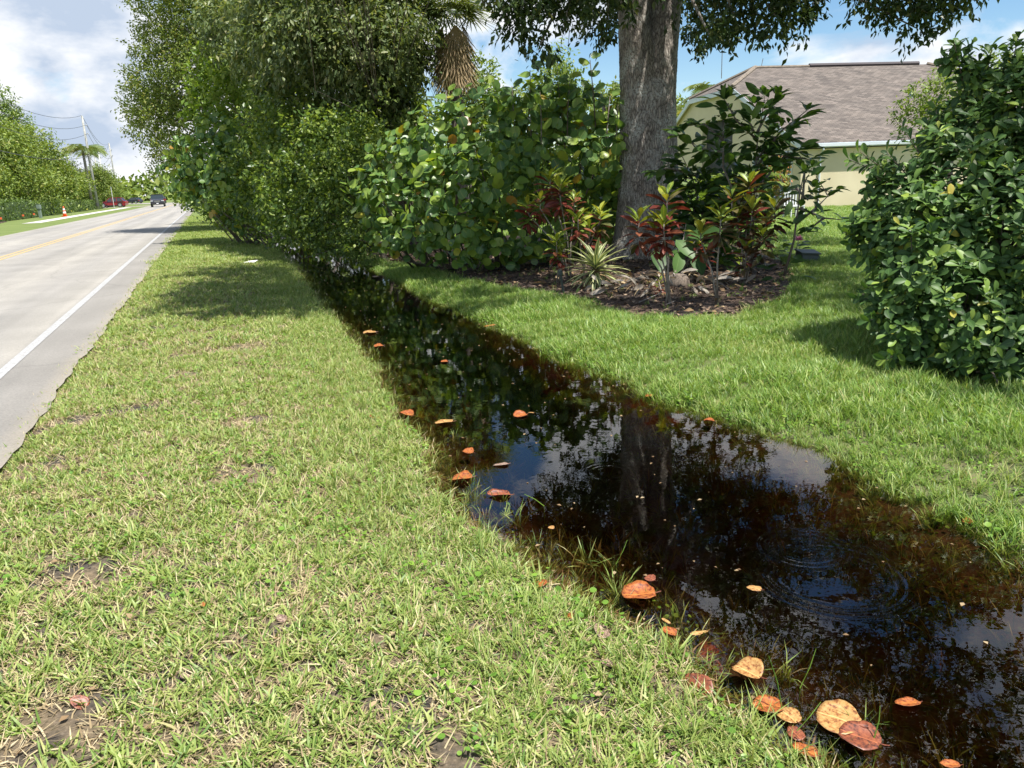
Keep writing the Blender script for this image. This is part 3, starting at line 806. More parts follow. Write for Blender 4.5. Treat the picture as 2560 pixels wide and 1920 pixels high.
l.new(bp.outputs[0], gl.inputs['Normal'])
water = obj_np('ditch_water', wv, np.array(wf), m)
water['kind'] = 'structure'

# ================================================================== GRASS (instanced tufts, one object per lawn)
def blade_tuft(name, nb, length, width, spread, rad, bend_, material, seed, flat=0.0):
    rng = np.random.default_rng(seed)
    V, F, RN_ = [], [], []
    for i in range(nb):
        a = rng.uniform(0, 2 * math.pi); r0 = rad * math.sqrt(rng.random())
        p0 = np.array([r0 * math.cos(a * 3.1 + 1), r0 * math.sin(a * 3.1 + 1), -0.006])
        L = length * rng.uniform(0.5, 1.2); w = width * rng.uniform(0.7, 1.25)
        out = np.array([math.cos(a), math.sin(a), 0])
        side = np.array([-math.sin(a), math.cos(a), 0]) + np.array([0, 0, rng.normal(0, .35)])
        th = spread * rng.uniform(0.4, 1.2); dt = bend_ * rng.uniform(0.5, 1.3)
        p = p0.copy(); base = len(V); rv = rng.random()
        ns = 3
        for k in range(ns + 1):
            ww = w * (1.0, 0.95, 0.7, 0.05)[k]
            V += [tuple(p - side * ww / 2), tuple(p + side * ww / 2)]
            RN_ += [rv, rv]
            d = out * math.sin(th) + np.array([0, 0, math.cos(th)])
            p = p + d * L / ns
            th += dt
            if p[2] < 0.004:
                p[2] = 0.004 + 0.004 * rng.random()
        for k in range(ns):
            F.append((base + 2 * k, base + 2 * k + 1, base + 2 * k + 3, base + 2 * k + 2))
    o = bpy.data.objects.new(name, mesh_np(name, V, np.array(F), material, rnd=RN_))
    return o
def penny_tuft(name, seed):
    rng = np.random.default_rng(seed)
    pos = np.stack([rng.normal(0, .04, 6), rng.normal(0, .04, 6), rng.uniform(.012, .045, 6)], -1)
    d = unit(np.stack([rng.normal(size=6), rng.normal(size=6), rng.normal(0, .25, 6)], -1))
    me = leaf_mesh(name, 'disc', pos, d, np.tile([0.1, 0.1, 1.0], (6, 1)), rng.uniform(.014, .028, 6), MT['penny'], rng)
    return bpy.data.objects.new(name, me)
def tuft_collection(name, objs):
    c = bpy.data.collections.new(name)
    for o in objs:
        c.objects.link(o)
    return c
TC = {
    'turf': tuft_collection('turf', [blade_tuft('t%d' % i, 14, 0.066, 0.0070, 0.95, 0.03, 0.22, MT['turf'], 10 + i) for i in range(5)] +
                            [blade_tuft('ts%d' % i, 9, 0.07, 0.0045, 1.45, 0.05, 0.05, MT['straw'], 40 + i) for i in range(2)]),
    'straw': tuft_collection('strawc', [blade_tuft('s%d' % i, 12, 0.07, 0.0042, 1.5, 0.06, 0.03, MT['straw'], 60 + i) for i in range(4)]),
    'edge': tuft_collection('edge', [blade_tuft('e%d' % i, 11, 0.135, 0.0050, 0.55, 0.03, 0.32, MT['turf'], 80 + i) for i in range(5)] + [penny_tuft('ep', 5)]),
    'bank': tuft_collection('bank', [blade_tuft('b%d' % i, 14, 0.115, 0.0052, 0.50, 0.04, 0.30, MT['lush'], 120 + i) for i in range(6)] + [penny_tuft('bp', 6)]),
    'far': tuft_collection('farc', [blade_tuft('f%d' % i, 46, 0.085, 0.0085, 0.60, 0.16, 0.28, MT['lush'], 160 + i) for i in range(4)]),
    'farturf': tuft_collection('farturf', [blade_tuft('g%d' % i, 46, 0.070, 0.0085, 0.85, 0.16, 0.22, MT['turf'], 190 + i) for i in range(4)]),
    'weed': tuft_collection('weedc', [penny_tuft('w%d' % i, 210 + i) for i in range(4)]),
}
def scatter(name, pts, coll, rng, smin, smax, tilt=0.12, kind='stuff', scl=1.0):
    n_ = len(pts)
    me = bpy.data.meshes.new(name)
    me.vertices.add(n_); me.vertices.foreach_set('co', np.asarray(pts, np.float32).ravel())
    rot = np.stack([rng.normal(0, tilt, n_), rng.normal(0, tilt, n_), rng.uniform(0, 6.283, n_)], -1).astype(np.float32)
    a = me.attributes.new('rot', 'FLOAT_VECTOR', 'POINT'); a.data.foreach_set('vector', rot.ravel())
    a = me.attributes.new('scl', 'FLOAT', 'POINT'); a.data.foreach_set('value', (rng.uniform(smin, smax, n_) * scl).astype(np.float32))
    a = me.attributes.new('pick', 'INT', 'POINT'); a.data.foreach_set('value', rng.integers(0, 1000, n_).astype(np.int32))
    o = bpy.data.objects.new(name, me); link(o)
    ng = bpy.data.node_groups.new(name + '_nodes', 'GeometryNodeTree')
    ng.interface.new_socket('Geometry', in_out='INPUT', socket_type='NodeSocketGeometry')
    ng.interface.new_socket('Geometry', in_out='OUTPUT', socket_type='NodeSocketGeometry')
    nn, ll = ng.nodes, ng.links
    gi = nn.new('NodeGroupInput'); go = nn.new('NodeGroupOutput')
    iop = nn.new('GeometryNodeInstanceOnPoints')
    ci = nn.new('GeometryNodeCollectionInfo'); ci.inputs['Collection'].default_value = coll
    ci.inputs['Separate Children'].default_value = True; ci.inputs['Reset Children'].default_value = True
    def attr(nm, t):
        q = nn.new('GeometryNodeInputNamedAttribute'); q.data_type = t; q.inputs['Name'].default_value = nm
        return q.outputs[0]
    e2r = nn.new('FunctionNodeEulerToRotation')
    ll.new(attr('rot', 'FLOAT_VECTOR'), e2r.inputs[0])
    ll.new(gi.outputs[0], iop.inputs['Points']); ll.new(ci.outputs[0], iop.inputs['Instance'])
    iop.inputs['Pick Instance'].default_value = True
    ll.new(attr('pick', 'INT'), iop.inputs['Instance Index'])
    ll.new(e2r.outputs[0], iop.inputs['Rotation']); ll.new(attr('scl', 'FLOAT'), iop.inputs['Scale'])
    ll.new(iop.outputs[0], go.inputs[0])
    md = o.modifiers.new('scatter', 'NODES'); md.node_group = ng
    o['kind'] = kind
    return o
def in_view(x, y, marg=0.16, step=1.4):
    """roughly what the camera, or one a step aside, can see"""
    q = CMN.T @ np.stack([x, y, 0 * x - CAMH])
    w = -q[2]
    m_ = marg + step / np.maximum(y, 0.6) * 0.35
    return (y > 0.8) & (np.abs(q[0] / np.maximum(w, .1)) < 0.667 + m_) & (q[1] / np.maximum(w, .1) > -0.5 - m_) & (w > 0)
rng = np.random.default_rng(3)
def pool(n_, x0, x1, y0, y1):
    x = rng.uniform(x0, x1, n_); y = rng.uniform(y0, y1, n_)
    k = in_view(x, y)
    return x[k], y[k]
def patch(x, y, sc_=1.0):
    return 0.5 + 0.22 * (np.sin(x * 2.9 * sc_ + 1.3 * np.sin(y * 1.7 * sc_)) + np.sin(y * 3.3 * sc_ + 1.1 * np.sin(x * 2.3 * sc_ + 2))) + 0.06 * np.sin(x * 9 * sc_) * np.sin(y * 8 * sc_)
def zones(x, y):
    dl = (np.interp(y, LY, LX) - 0.10 - 0.20 * sst(10, 5, y) * sst(2.3, 4.2, y) - x) * 0.9
    dr = (x - np.interp(y, RY, RX) - 0.12 - 0.10 * sst(8, 4, y)) * 0.9
    tb = x * RN[0] + y * RN[1] - RE - bend(x * RU[0] + y * RU[1])
    return dl, dr, tb
def pts3(x, y, dz=0.0):
    return np.stack([x, y, height(x, y) + dz], -1)
# verge between road and ditch
def verge_pts(y0, y1, dens, thr):
    x, y = pool(int(dens * 14 * (y1 - y0)) if y1 < 22 else int(dens * 45 * (y1 - y0)), -10 if y1 < 22 else -42, 4 if y1 < 22 else 3, y0, y1)
    dl, dr, tb = zones(x, y)
    k = (tb < 0.05 + 0.05 * np.sin(y * 7) + 0.04 * np.sin(y * 17 + 1)) & (dl > -0.10 - 0.10 * rng.random(len(x)))
    k &= (patch(x, y, 1.6) + rng.normal(0, 0.10, len(x)) > thr) | (dl < 0.8)
    return x[k], y[k]
x, y = verge_pts(0.9, 8, 760, 0.19); vg = scatter('verge_grass', pts3(x, y), TC['turf'], rng, 0.7, 1.25)
x, y = verge_pts(8, 20, 270, 0.12); scatter('verge_grass', pts3(x, y), TC['turf'], rng, 0.9, 1.6)
x, y = verge_pts(18, 62, 22, -1); scatter('verge_grass', pts3(x, y), TC['farturf'], rng, 0.9, 1.5)
x, y = verge_pts(0.9, 9, 150, -1); scatter('dead_thatch', pts3(x, y, 0.002), TC['straw'], rng, 0.7, 1.3, 0.05)
x, y = verge_pts(0.9, 9, 40, -1); k = patch(x, y, 0.7) > 0.5; scatter('clover_weeds', pts3(x[k], y[k]), TC['weed'], rng, 0.6, 1.2)
# tall grass fringe at both water edges and drowned grass in the shallows
x, y = pool(150000, -9, 5, 0.9, 26); dl, dr, tb = zones(x, y)
near = np.minimum(np.abs(dl), np.abs(dr))
kk = (dl > -0.40) & (dl < 0.0) & (y < 5.5) & (rng.random(len(x)) < 0.30 * sst(6.0, 3.0, y) * (0.5 + 0.5 * np.sin(x * 9 + y * 7)))
scatter('straggly_edge_grass', np.stack([x[kk], y[kk], np.maximum(height(x[kk], y[kk]), WZ - 0.05)], -1), TC['edge'], rng, 0.5, 1.15, 0.38)
k = (((dl > -0.28) & (dl < 0.95)) & (rng.random(len(x)) < np.clip(1.0 - np.abs(dl - 0.15) * 1.3, 0, 1) * 0.8)) & (tb < -0.1)
scatter('edge_grass', pts3(x[k], y[k]), TC['edge'], rng, 0.45, 0.98, 0.22)
k = (dl < -0.02) & (dr < -0.02) & (rng.random(len(x)) < np.clip(0.9 - near * 0.8, 0.16, 1)) & (y < 12)
xs, ys = x[k], y[k]
dep = np.clip((WZ - height(xs, ys)) / 0.10, 0.35, 1.15)
scatter('drowned_grass', pts3(xs, ys), TC['edge'], rng, 0.45, 0.85, 0.35, scl=dep)
# far bank and lawn
x, y = pool(230000, -6, 11, 1.5, 17); dl, dr, tb = zones(x, y)
inb = in_poly(x, y, BED)
k = (dr > -0.10 - 0.14 * rng.random(len(x)) ** 2) & (~inb) & (rng.random(len(x)) < 0.85)
k &= ~((x > 3.1) & (y < 8.2) & (y > 5.3) & (rng.random(len(x)) < 0.75) & (x > 3.1 + (y - 5.5) * 0.3))
bank_xy = (x[k], y[k])
pv = np.clip(patch(x[k], y[k], 0.8) * 0.9 + patch(x[k], y[k], 2.3) * 0.5 + 0.3, 0.55, 1.3)
scatter('bank_grass', pts3(x[k], y[k]), TC['bank'], rng, 0.6, 1.2, 0.16, scl=pv)
k2 = k & (patch(x, y, 1.1) + rng.normal(0, .15, len(x)) > 0.55) & (rng.random(len(x)) < 0.45)
scatter('bank_grass', pts3(x[k2], y[k2]), TC['edge'], rng, 0.5, 1.0, 0.22)
k = inb & (rng.random(len(x)) < 0.012)
scatter('bank_weeds', pts3(x[k], y[k], .02), TC['bank'], rng, 0.5, 0.9, 0.2)
x, y = pool(60000, -12, 30, 13, 45); dl, dr, tb = zones(x, y)
k = (dr > 0) & (~in_poly(x, y, BED)) & (rng.random(len(x)) < np.clip(24.0 / y, 0.3, 1))
scatter('lawn_grass', pts3(x[k], y[k]), TC['far'], rng, 0.8, 1.3)
# mulch chips and litter on the bed
nb = 16000
x = rng.uniform(-6, 8, nb * 3); y = rng.uniform(7, 20, nb * 3); k = in_poly(x, y, BED); x, y = x[k][:nb], y[k][:nb]
d = unit(np.stack([rng.normal(size=len(x)), rng.normal(size=len(x)), rng.normal(0, .22, len(x))], -1))
up = unit(rng.normal(0, 0.3, (len(x), 3)) + [0, 0, 1])
ch = leaf_obj('mulch_chips', None, 'diamond', pts3(x, y, 0.032), d, up, rng.uniform(.03, .085, len(x)), MT['chip'], rng)
k = rng.random(len(x)) < 0.05
lt = leaf_obj('leaf_litter', None, 'fat', pts3(x[k], y[k], 0.05), d[k], up[k], rng.uniform(.06, .13, k.sum()), MT['dry'], rng)

# ================================================================== THE BIG OAK
rng = np.random.default_rng(11)
tz = hz(TRX, TRY)
oak = thing('oak_tree', 'large oak with thick grey ridged trunk standing in the mulch bed', 'tree', (TRX, TRY, tz))
SEG, RINGS, TH = 150, 230, 6.0
th = np.linspace(0, 2 * math.pi, SEG, endpoint=False)
zz = np.linspace(-0.25, TH, RINGS)
Tt, Zt = np.meshgrid(th, zz)
base_r = np.interp(Zt, [-0.25, 0, 0.35, 0.9, 1.8, 2.7, 3.4, 4.2, 5.0, 6.0], [0.92, 0.80, 0.645, 0.565, 0.515, 0.475, 0.475, 0.50, 0.53, 0.57])
flare = 0.16 * np.exp(-np.maximum(Zt, 0) / 0.35) * (np.cos(5 * Tt + 0.6) * 0.6 + np.cos(3 * Tt) * 0.4)
# upper part parts into two stems side by side
f2 = sst(2.0, 4.5, Zt)
off = 0.31 * f2
rs = base_r - 0.255 * f2
def circ(cx):
    b_ = cx * np.cos(Tt - 0.15)
    return b_ + np.sqrt(np.maximum(rs ** 2 - cx ** 2 + b_ ** 2, 0.0001))
R2 = np.maximum(circ(off), circ(-off))
Rr = R2 + flare
groove = np.sin(Tt * 23 + 2.2 * np.sin(Zt * 1.9) + 1.5 * np.sin(Tt * 4)) * 0.5 + np.sin(Tt * 41 + 3 * np.sin(Zt * 2.7 + Tt)) * 0.5
cross = np.sin(Zt * 13 + 3 * np.sin(Tt * 7) + 2 * np.sin(Tt * 17))
Rr = Rr + 0.011 * groove * (0.6 + 0.4 * cross) + 0.014 * np.sin(Tt * 3 + Zt * 1.3) + rng.normal(0, 0.0025, Rr.shape)
knot = 0.05 * np.exp(-(((Tt - 5.0) / 0.28) ** 2 + ((Zt - 2.75) / 0.22) ** 2)) - 0.03 * np.exp(-(((Tt - 5.0) / 0.36) ** 2 + ((Zt - 3.02) / 0.06) ** 2))
Rr = Rr + knot
leanx = np.interp(Zt, [0, 2.5, 6], [0.0, -0.02, 0.06])
TV = np.stack([Rr * np.cos(Tt) + leanx, Rr * np.sin(Tt), Zt], -1).reshape(-1, 3)
idx = np.arange(SEG * RINGS).reshape(RINGS, SEG)
TF = np.stack([idx[:-1], np.roll(idx[:-1], -1, 1), np.roll(idx[1:], -1, 1), idx[1:]], -1).reshape(-1, 4)
trunk = obj_np('trunk', TV, TF, MT['bark'], oak, smooth=True)
mb = MB()
O = np.array([TRX, TRY, tz])
oak_blobs_w = blob_px([(1320, 50, 55, 12.5), (1345, 125, 26, 12.2), (1300, 20, 50, 12.5), (1440, -30, 80, 12.5), (1520, 50, 60, 15.6), (1260, -50, 60, 12.5),
                       (1800, 20, 75, 13.5), (1900, -20, 85, 13), (2000, 0, 65, 13), (1780, 100, 34, 12.5), (1850, 75, 30, 13), (1755, 70, 45, 15.6), (1950, 55, 45, 12.6),
                       (2250, -40, 80, 12.5), (2320, 35, 55, 12.2), (2390, -50, 70, 12), (2190, 0, 45, 12.5), (2290, 70, 26, 12.2), (1960, -190, 150, 12), (1500, -180, 180, 12.5)], 13, 0.8)
dome = []
for i in range(34):
    a_ = i * 2.39996; r_ = 7.2 * math.sqrt((i + 0.6) / 34)
    zz_ = 9.0 - 0.055 * r_ * r_ + rng.uniform(-0.7, 0.7)
    q = rng.uniform(1.0, 1.7)
    if i % 6 == 4 or (math.cos(a_) < -.35 and r_ > 3.0 and i % 2):
        continue
    px_, py_ = TRX + r_ * math.cos(a_), TRY - 0.2 + r_ * math.sin(a_)
    if py_ < 7.5:
        zz_ += 1.2
    dome.append((px_, py_, zz_, q, q, q * 0.6))
for a_, q in ((0.4, 1.3), (1.6, 1.5), (2.7, 1.3), (3.8, 1.1), (5.6, 1.2)):
    dome.append((TRX + 5 * math.cos(a_), TRY + 5 * math.sin(a_), 6.4, q, q, q * .6))
tg = [np.array(q[:3]) - O for q in (oak_blobs_w + dome)]
for i, t_ in enumerate(tg):
    side = -0.30 if t_[0] < 0 else 0.34
    limb_root = np.array([side, 0, 5.6 + 0.02 * (i % 20)])
    limbs(mb, limb_root, [t_], 0.06 if (i % 5 or t_[2] < 6) else 0.16, rng, 7)
mb.tube([(0.33, 0, 5.7), (0.6, 0.1, 7.0), (0.7, 0.3, 9.4)], [.33, .25, .1], 12).tube([(-0.27, 0, 5.7), (-0.6, 0, 7.2), (-0.9, -.2, 9.4)], [.33, .25, .1], 12)
mb.build('limbs', MT['bark'], oak, smooth=True)
ob = [(q[0] - O[0], q[1] - O[1], q[2] - O[2], *q[3:]) for q in oak_blobs_w]
p, d, u, s, C = crown(ob, rng, 21, 15, 0.24, 0.115, up=-0.25, droop=0.45, inner=0.2, cull=0.0, ragged=0.22)
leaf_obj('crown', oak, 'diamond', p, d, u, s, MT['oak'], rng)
ob = [(q[0] - O[0], q[1] - O[1], q[2] - O[2], *q[3:]) for q in dome]
p, d, u, s, C = crown(ob, rng, 10, 16, 0.34, 0.13, up=0.1, droop=0.3, inner=0.3, cull=0.2, ragged=0.22)
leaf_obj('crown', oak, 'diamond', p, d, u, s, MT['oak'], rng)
# bare twigs hanging in front of the sky
mb = MB()
for (x0, y0, x1, y1) in ((1240, -60, 1200, 55), (1300, -60, 1262, 40), (1432, -20, 1402, 118), (1416, 30, 1420, 125), (1180, -40, 1240, 20), (1345, 10, 1290, 15)):
    a_ = at(x0, y0, 12.4) - O; b_ = at(x1, y1, 12.4) - O
    mb.tube([a_, a_ * .5 + b_ * .5 + rng.normal(0, .05, 3), b_], [.008, .006, .003], 5)
mb.build('hanging_twigs', MT['twig'], oak)

# ================================================================== SEA GRAPE
def sea_grape(name, label, blobs, base, dens, leaf, seed, stems=True, tops=()):
    rng = np.random.default_rng(seed)
    root = thing(name, label, 'shrub', base, group=None)
    bl = np.array(root.location)
    P, D, U, S = [], [], [], []
    mb = MB()
    B = np.array(blobs)
    for b_ in B:
        n_ = int(dens * b_[3] * b_[5] * 10)
        v = rand_dirs(rng, n_)
        v[:, 1] = -np.abs(v[:, 1]) * np.where(rng.random(n_) < 0.8, 1, -1)
        r_ = 0.45 + 0.57 * rng.random(n_) ** 0.7
        c = b_[:3] + v * r_[:, None] * b_[3:6]
        c = c[c[:, 2] > base[2] + 0.12]
        v = unit(c - b_[:3])
        n_ = len(c)
        P.append(c)
        # blades stand roughly upright, faces turned outwards and to the light
        nrm = unit(v * 0.9 + rng.normal(0, .55, (n_, 3)) + np.array([0, -0.25, 0.35]))
        dd = rng.normal(0, .45, (n_, 3)) + np.array([0, 0, 0.9]) + v * 0.3
        dd = unit(dd - nrm * np.sum(dd * nrm, -1, keepdims=True))
        D.append(dd); U.append(nrm); S.append(leaf * rng.uniform(0.5, 1.2, n_))
        for _ in range(3 if stems else 1):
            e = b_[:3] + rng.normal(0, .3, 3) * b_[3:6]
            g_ = np.array([base[0] * .35 + e[0] * .65, base[1] * .4 + e[1] * .6, base[2]]) + rng.normal(0, .15, 3) * [1, 1, 0]
            mb.tube([g_ - bl, (g_ * .5 + e * .5) + rng.normal(0, .06, 3) - bl, e - bl], [.022, .017, .007], 6)
    for (tx, ty, Y, n_) in tops:
        tip = at(tx, ty, Y); low = tip + np.array([rng.normal(0, .06), .05, -1.1])
        mb.tube([low - bl, (tip * .5 + low * .5) + rng.normal(0, .02, 3) - bl, tip - bl], [.013, .011, .006], 6)
        for k in range(n_):
            f = k / max(1, n_ - 1)
            pos = tip * (1 - f * .75) + low * f * .75
            a_ = k * 2.4 + rng.uniform(-.3, .3)
            o_ = np.array([math.cos(a_), math.sin(a_) * .7, rng.uniform(.1, .9)])
            P.append((pos + o_ * .03)[None]); D.append(unit(o_)[None])
            U.append(unit(np.array([-o_[0] * .8 + rng.normal(0, .2), -o_[1] * .5 - .7, .6]))[None]); S.append(np.array([leaf * rng.uniform(.85, 1.3)]))
    P, D, U, S = map(np.concatenate, (P, D, U, S))
    mb.build('stems', MT['twig'], root, smooth=True)
    leaves_parts(root, ('disc', 'disc_b', 'disc_c'), MT['grape'], P, D, U, S, rng, 300)
    return root
gb = gp(1250, 655)
sea_grape('sea_grape_shrub', 'large sea grape shrub with round green leaves left of the oak trunk',
          blob_px([(930, 470, 62, 15.5), (985, 520, 90, 15.0), (1010, 420, 90, 15.3), (1100, 370, 105, 15), (1120, 500, 120, 14.4), (1210, 330, 110, 14.8), (1240, 460, 130, 14.0), (1330, 300, 95, 14.8),
                   (1370, 420, 130, 14.7), (1450, 300, 85, 14.8), (1500, 400, 95, 14.4), (1060, 590, 70, 14.4), (1170, 600, 80, 13.7), (1290, 590, 90, 14.2), (1400, 560, 95, 14.6), (1480, 520, 85, 15.0), (960, 590, 50, 14.8), (1240, 640, 45, 13.7), (1350, 640, 45, 14.0), (1540, 480, 60, 15.0), (1000, 620, 40, 14.6), (1090, 640, 45, 14.2), (1170, 655, 42, 13.8), (1300, 660, 45, 13.8), (1400, 640, 50, 14.2), (1480, 620, 45, 14.6)], 14.4, 1.0, 0.8),
          (gb[0], gb[1] + 0.6, gb[2]), 28, 0.185, 21,
          tops=[(1325, 175, 14.4, 7), (1425, 195, 14.4, 9), (1475, 150, 14.3, 9), (1395, 210, 14.5, 7), (1280, 215, 14.5, 6), (1115, 225, 14.8, 6), (1245, 250, 14.6, 7), (1525, 240, 14.2, 6), (1180, 290, 14.6, 6), (1040, 310, 15, 6), (1350, 230, 14.2, 8), (1545, 260, 14.2, 5)])
def bank(Y, off=1.0):
    X = float(np.interp(Y, RY, RX)) + off
    return np.array([X, Y, hz(X, Y)])
sea_grape('sea_grape_shrub', 'tall sea grape with lit yellow-green round leaves leaning over the road verge',
          blob_px([(440, 430, 45, 27), (480, 470, 50, 26), (520, 400, 65, 26), (560, 450, 65, 25), (600, 350, 60, 26), (545, 330, 55, 26.5), (470, 385, 45, 27), (620, 500, 50, 25), (540, 500, 40, 25), (690, 300, 40, 25), (660, 420, 50, 25), (570, 540, 36, 26), (600, 560, 30, 25), (500, 440, 50, 26), (585, 400, 60, 25.5)], 26, 1.0, 0.9),
          tuple(bank(25.5, .7)), 22, 0.22, 22)

# ================================================================== TREES ALONG THE DITCH
def tree(name, label, cat, blobs, base, tpl, material, dens, k, tw, leaf, seed, trunk_r=0.16, bark='twig', limbn=14, thick=.3, **kw):
    rng = np.random.default_rng(seed)
    root = thing(name, label, cat, tuple(base))
    bl = np.array(root.location)
    B = [(q[0] - bl[0], q[1] - bl[1], q[2] - bl[2], *q[3:]) for q in blobs]
    p, d, u, s, C = crown(B, rng, dens, k, tw, leaf, **kw)
    ok = p[:, 2] > 0.05
    leaf_obj('crown', root, tpl, p[ok], d[ok], u[ok], s[ok], material, rng)
    zc = max(0.5, np.mean([q[2] for q in B]) * 0.6)
    cx, cy = np.mean([q[0] for q in B]) * .35, np.mean([q[1] for q in B]) * .35
    mb = MB()
    mb.tube([(0, 0, -.1), (cx * .3, cy * .3, zc * .5), (cx, cy, zc)], [trunk_r * 1.15, trunk_r * .85, trunk_r * .6], 10)
    mb.build('trunk', MT[bark], root, smooth=True)
    mb = MB()
    sel = rng.permutation(len(C))[:limbn]
    limbs(mb, (cx, cy, zc - .1), [B[i][:3] for i in range(len(B))], trunk_r * thick, rng, 6)
    limbs(mb, (cx, cy, zc - .1), [C[i] for i in sel], trunk_r * min(.22, thick * 1.2), rng, 5)
    mb.build('limbs', MT[bark], root, smooth=True)
    return root
b = gp(590, 556)
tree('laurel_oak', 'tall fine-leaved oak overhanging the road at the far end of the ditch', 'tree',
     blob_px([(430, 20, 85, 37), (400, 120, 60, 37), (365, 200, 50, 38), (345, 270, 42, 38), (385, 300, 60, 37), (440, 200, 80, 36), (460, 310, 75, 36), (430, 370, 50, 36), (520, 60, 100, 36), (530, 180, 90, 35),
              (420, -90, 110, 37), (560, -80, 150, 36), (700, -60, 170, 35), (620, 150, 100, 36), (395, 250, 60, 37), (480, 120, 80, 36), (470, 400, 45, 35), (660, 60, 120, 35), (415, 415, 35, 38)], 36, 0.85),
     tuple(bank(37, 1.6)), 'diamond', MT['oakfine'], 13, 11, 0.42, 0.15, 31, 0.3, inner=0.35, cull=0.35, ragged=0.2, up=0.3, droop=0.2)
b = gp(640, 575)
tree('lime_leaved_tree', 'slender tree with bright lime-green leaf sprays in front of the far oak', 'tree',
     blob_px([(565, 120, 42, 27), (540, 160, 45, 27), (590, 175, 50, 26.5), (520, 215, 40, 27), (570, 230, 50, 26), (610, 130, 35, 27), (630, 220, 45, 26), (505, 270, 35, 27), (500, 300, 28, 27.5), (690, 190, 30, 25)], 27, 1.0),
     tuple(bank(27, .8)), 'fat', MT['lime'], 12, 8, 0.35, 0.18, 32, 0.10, inner=0.2, up=0.6)
b = gp(860, 610)
dark_blobs = blob_px([(560, 40, 75, 25.0), (610, 120, 50, 24.5), (630, 50, 70, 24.0), (690, 50, 100, 21.5), (760, 110, 95, 20.2), (850, 60, 120, 20.0), (930, 120, 110, 19.7), (980, 70, 95, 20.5), (1010, 150, 60, 20.5), (1030, 60, 40, 20.5), (970, 220, 65, 20.0), (870, 220, 80, 20.5),
                      (780, 230, 60, 21.5), (1010, 250, 40, 20.2), (920, 280, 50, 20.0), (700, 170, 70, 22.0), (640, 130, 60, 23.0), (850, -100, 150, 21.0), (960, -80, 110, 21.0), (740, -60, 90, 21.0), (1000, 290, 30, 20.0)], 18, 0.9, .7)
tree('weeping_oak', 'dark grey-green oak with drooping branches hanging above the ditch', 'tree', dark_blobs + [(-2.0, 9.6, 6.6, .9, .9, .6), (-2.5, 11.4, 7.0, 1.1, 1.2, .7), (-2.2, 12.6, 7.4, 1.2, 1.2, .7), (-3.3, 14.4, 7.4, 1.1, 1.1, .7), (-1.4, 10.6, 7.6, .9, .9, .5)],
     tuple(bank(22.5, 2.4)), 'diamond', MT['oakdull'], 16, 20, 0.42, 0.155, 33, 0.28, inner=0.25, cull=0.25, ragged=0.22, up=-0.35, droop=0.55, limbn=26, thick=.045)
def thicket(label, lst, Y, base, seed, mat_='fig', tpl='fat', leaf=0.10, dens=24, name='thicket_shrub', **kw):
    return tree(name, label, 'shrub', blob_px(lst, Y, 0.9), base, tpl, MT[mat_], dens * .34, 26, 0.38, leaf * 1.25, seed, 0.07, limbn=16, **dict(dict(inner=0.35, cull=0.2, ragged=0.46, up=0.3), **kw))
b = gp(640, 590)
thicket('dense dark shrub rising beside the narrow end of the ditch', [(600, 535, 36, 26), (640, 480, 65, 24), (660, 400, 60, 24), (700, 520, 60, 22), (650, 560, 26, 24), (660, 300, 55, 25), (610, 430, 50, 26)], 24, tuple(bank(25, .9)), 41)
b = gp(740, 625)
thicket('leafy shrub with glossy sunlit sprays in the middle of the ditch thicket', [(740, 470, 75, 19.6), (800, 390, 85, 19.2), (850, 330, 60, 19.4), (720, 340, 75, 21), (690, 270, 50, 22), (770, 300, 55, 20.5), (770, 540, 70, 19.5), (830, 470, 70, 19.5), (700, 420, 60, 21), (760, 590, 35, 19.5)], 20, tuple(bank(20.6, .9)), 42)
b = gp(880, 640)
thicket('yellow-green shrub spilling towards the water between thicket and sea grape', [(880, 420, 80, 18.2), (860, 510, 75, 18.2), (800, 560, 50, 18.6), (930, 380, 60, 18.5), (900, 340, 55, 19), (850, 580, 45, 18), (910, 560, 50, 18), (960, 420, 50, 18)], 18.5, tuple(bank(18.8, .9)), 43, leaf=0.085)
thicket('shrub with small pale leaves below the dead palm skirt', [(960, 300, 55, 20), (1020, 290, 50, 20), (1050, 330, 45, 19.5), (900, 270, 45, 20.5), (840, 290, 50, 21)], 20, (at(980, 600, 20)[0], 20, .05), 44, 'light', leaf=0.10, dens=16)
b = gp(860, 640)
thicket('low dark ground shrub under the thicket at the water edge', [(880, 600, 30, 18), (940, 610, 32, 17), (820, 600, 28, 19), (700, 585, 26, 22), (650, 580, 24, 24), (780, 610, 24, 20)], 18, tuple(bank(18, .6)), 45, leaf=0.085)
tree('pale_tree', 'small light green tree against the sky beyond the sea grape', 'tree', blob_px([(1190, 230, 48, 26), (1210, 180, 26, 26), (1140, 280, 55, 26), (1230, 290, 45, 26), (1180, 320, 60, 26), (1195, 150, 14, 26)], 26, 1.0),
     (at(1180, 560, 26)[0], 26, .05), 'diamond', MT['light'], 16, 10, 0.32, 0.15, 46, 0.1, inner=0.2, up=0.6)
tree('pale_tree', 'pale weeping-leaved young tree behind the tallest sea grape stems', 'tree', blob_px([(1395, 140, 20, 28), (1405, 190, 45, 28), (1375, 225, 45, 28), (1430, 240, 40, 28), (1360, 270, 45, 28)], 28, 1.1),
     (at(1400, 560, 28)[0], 28, .05), 'diamond', MT['light'], 14, 9, 0.32, 0.16, 47, 0.09, inner=0.2, droop=0.8)
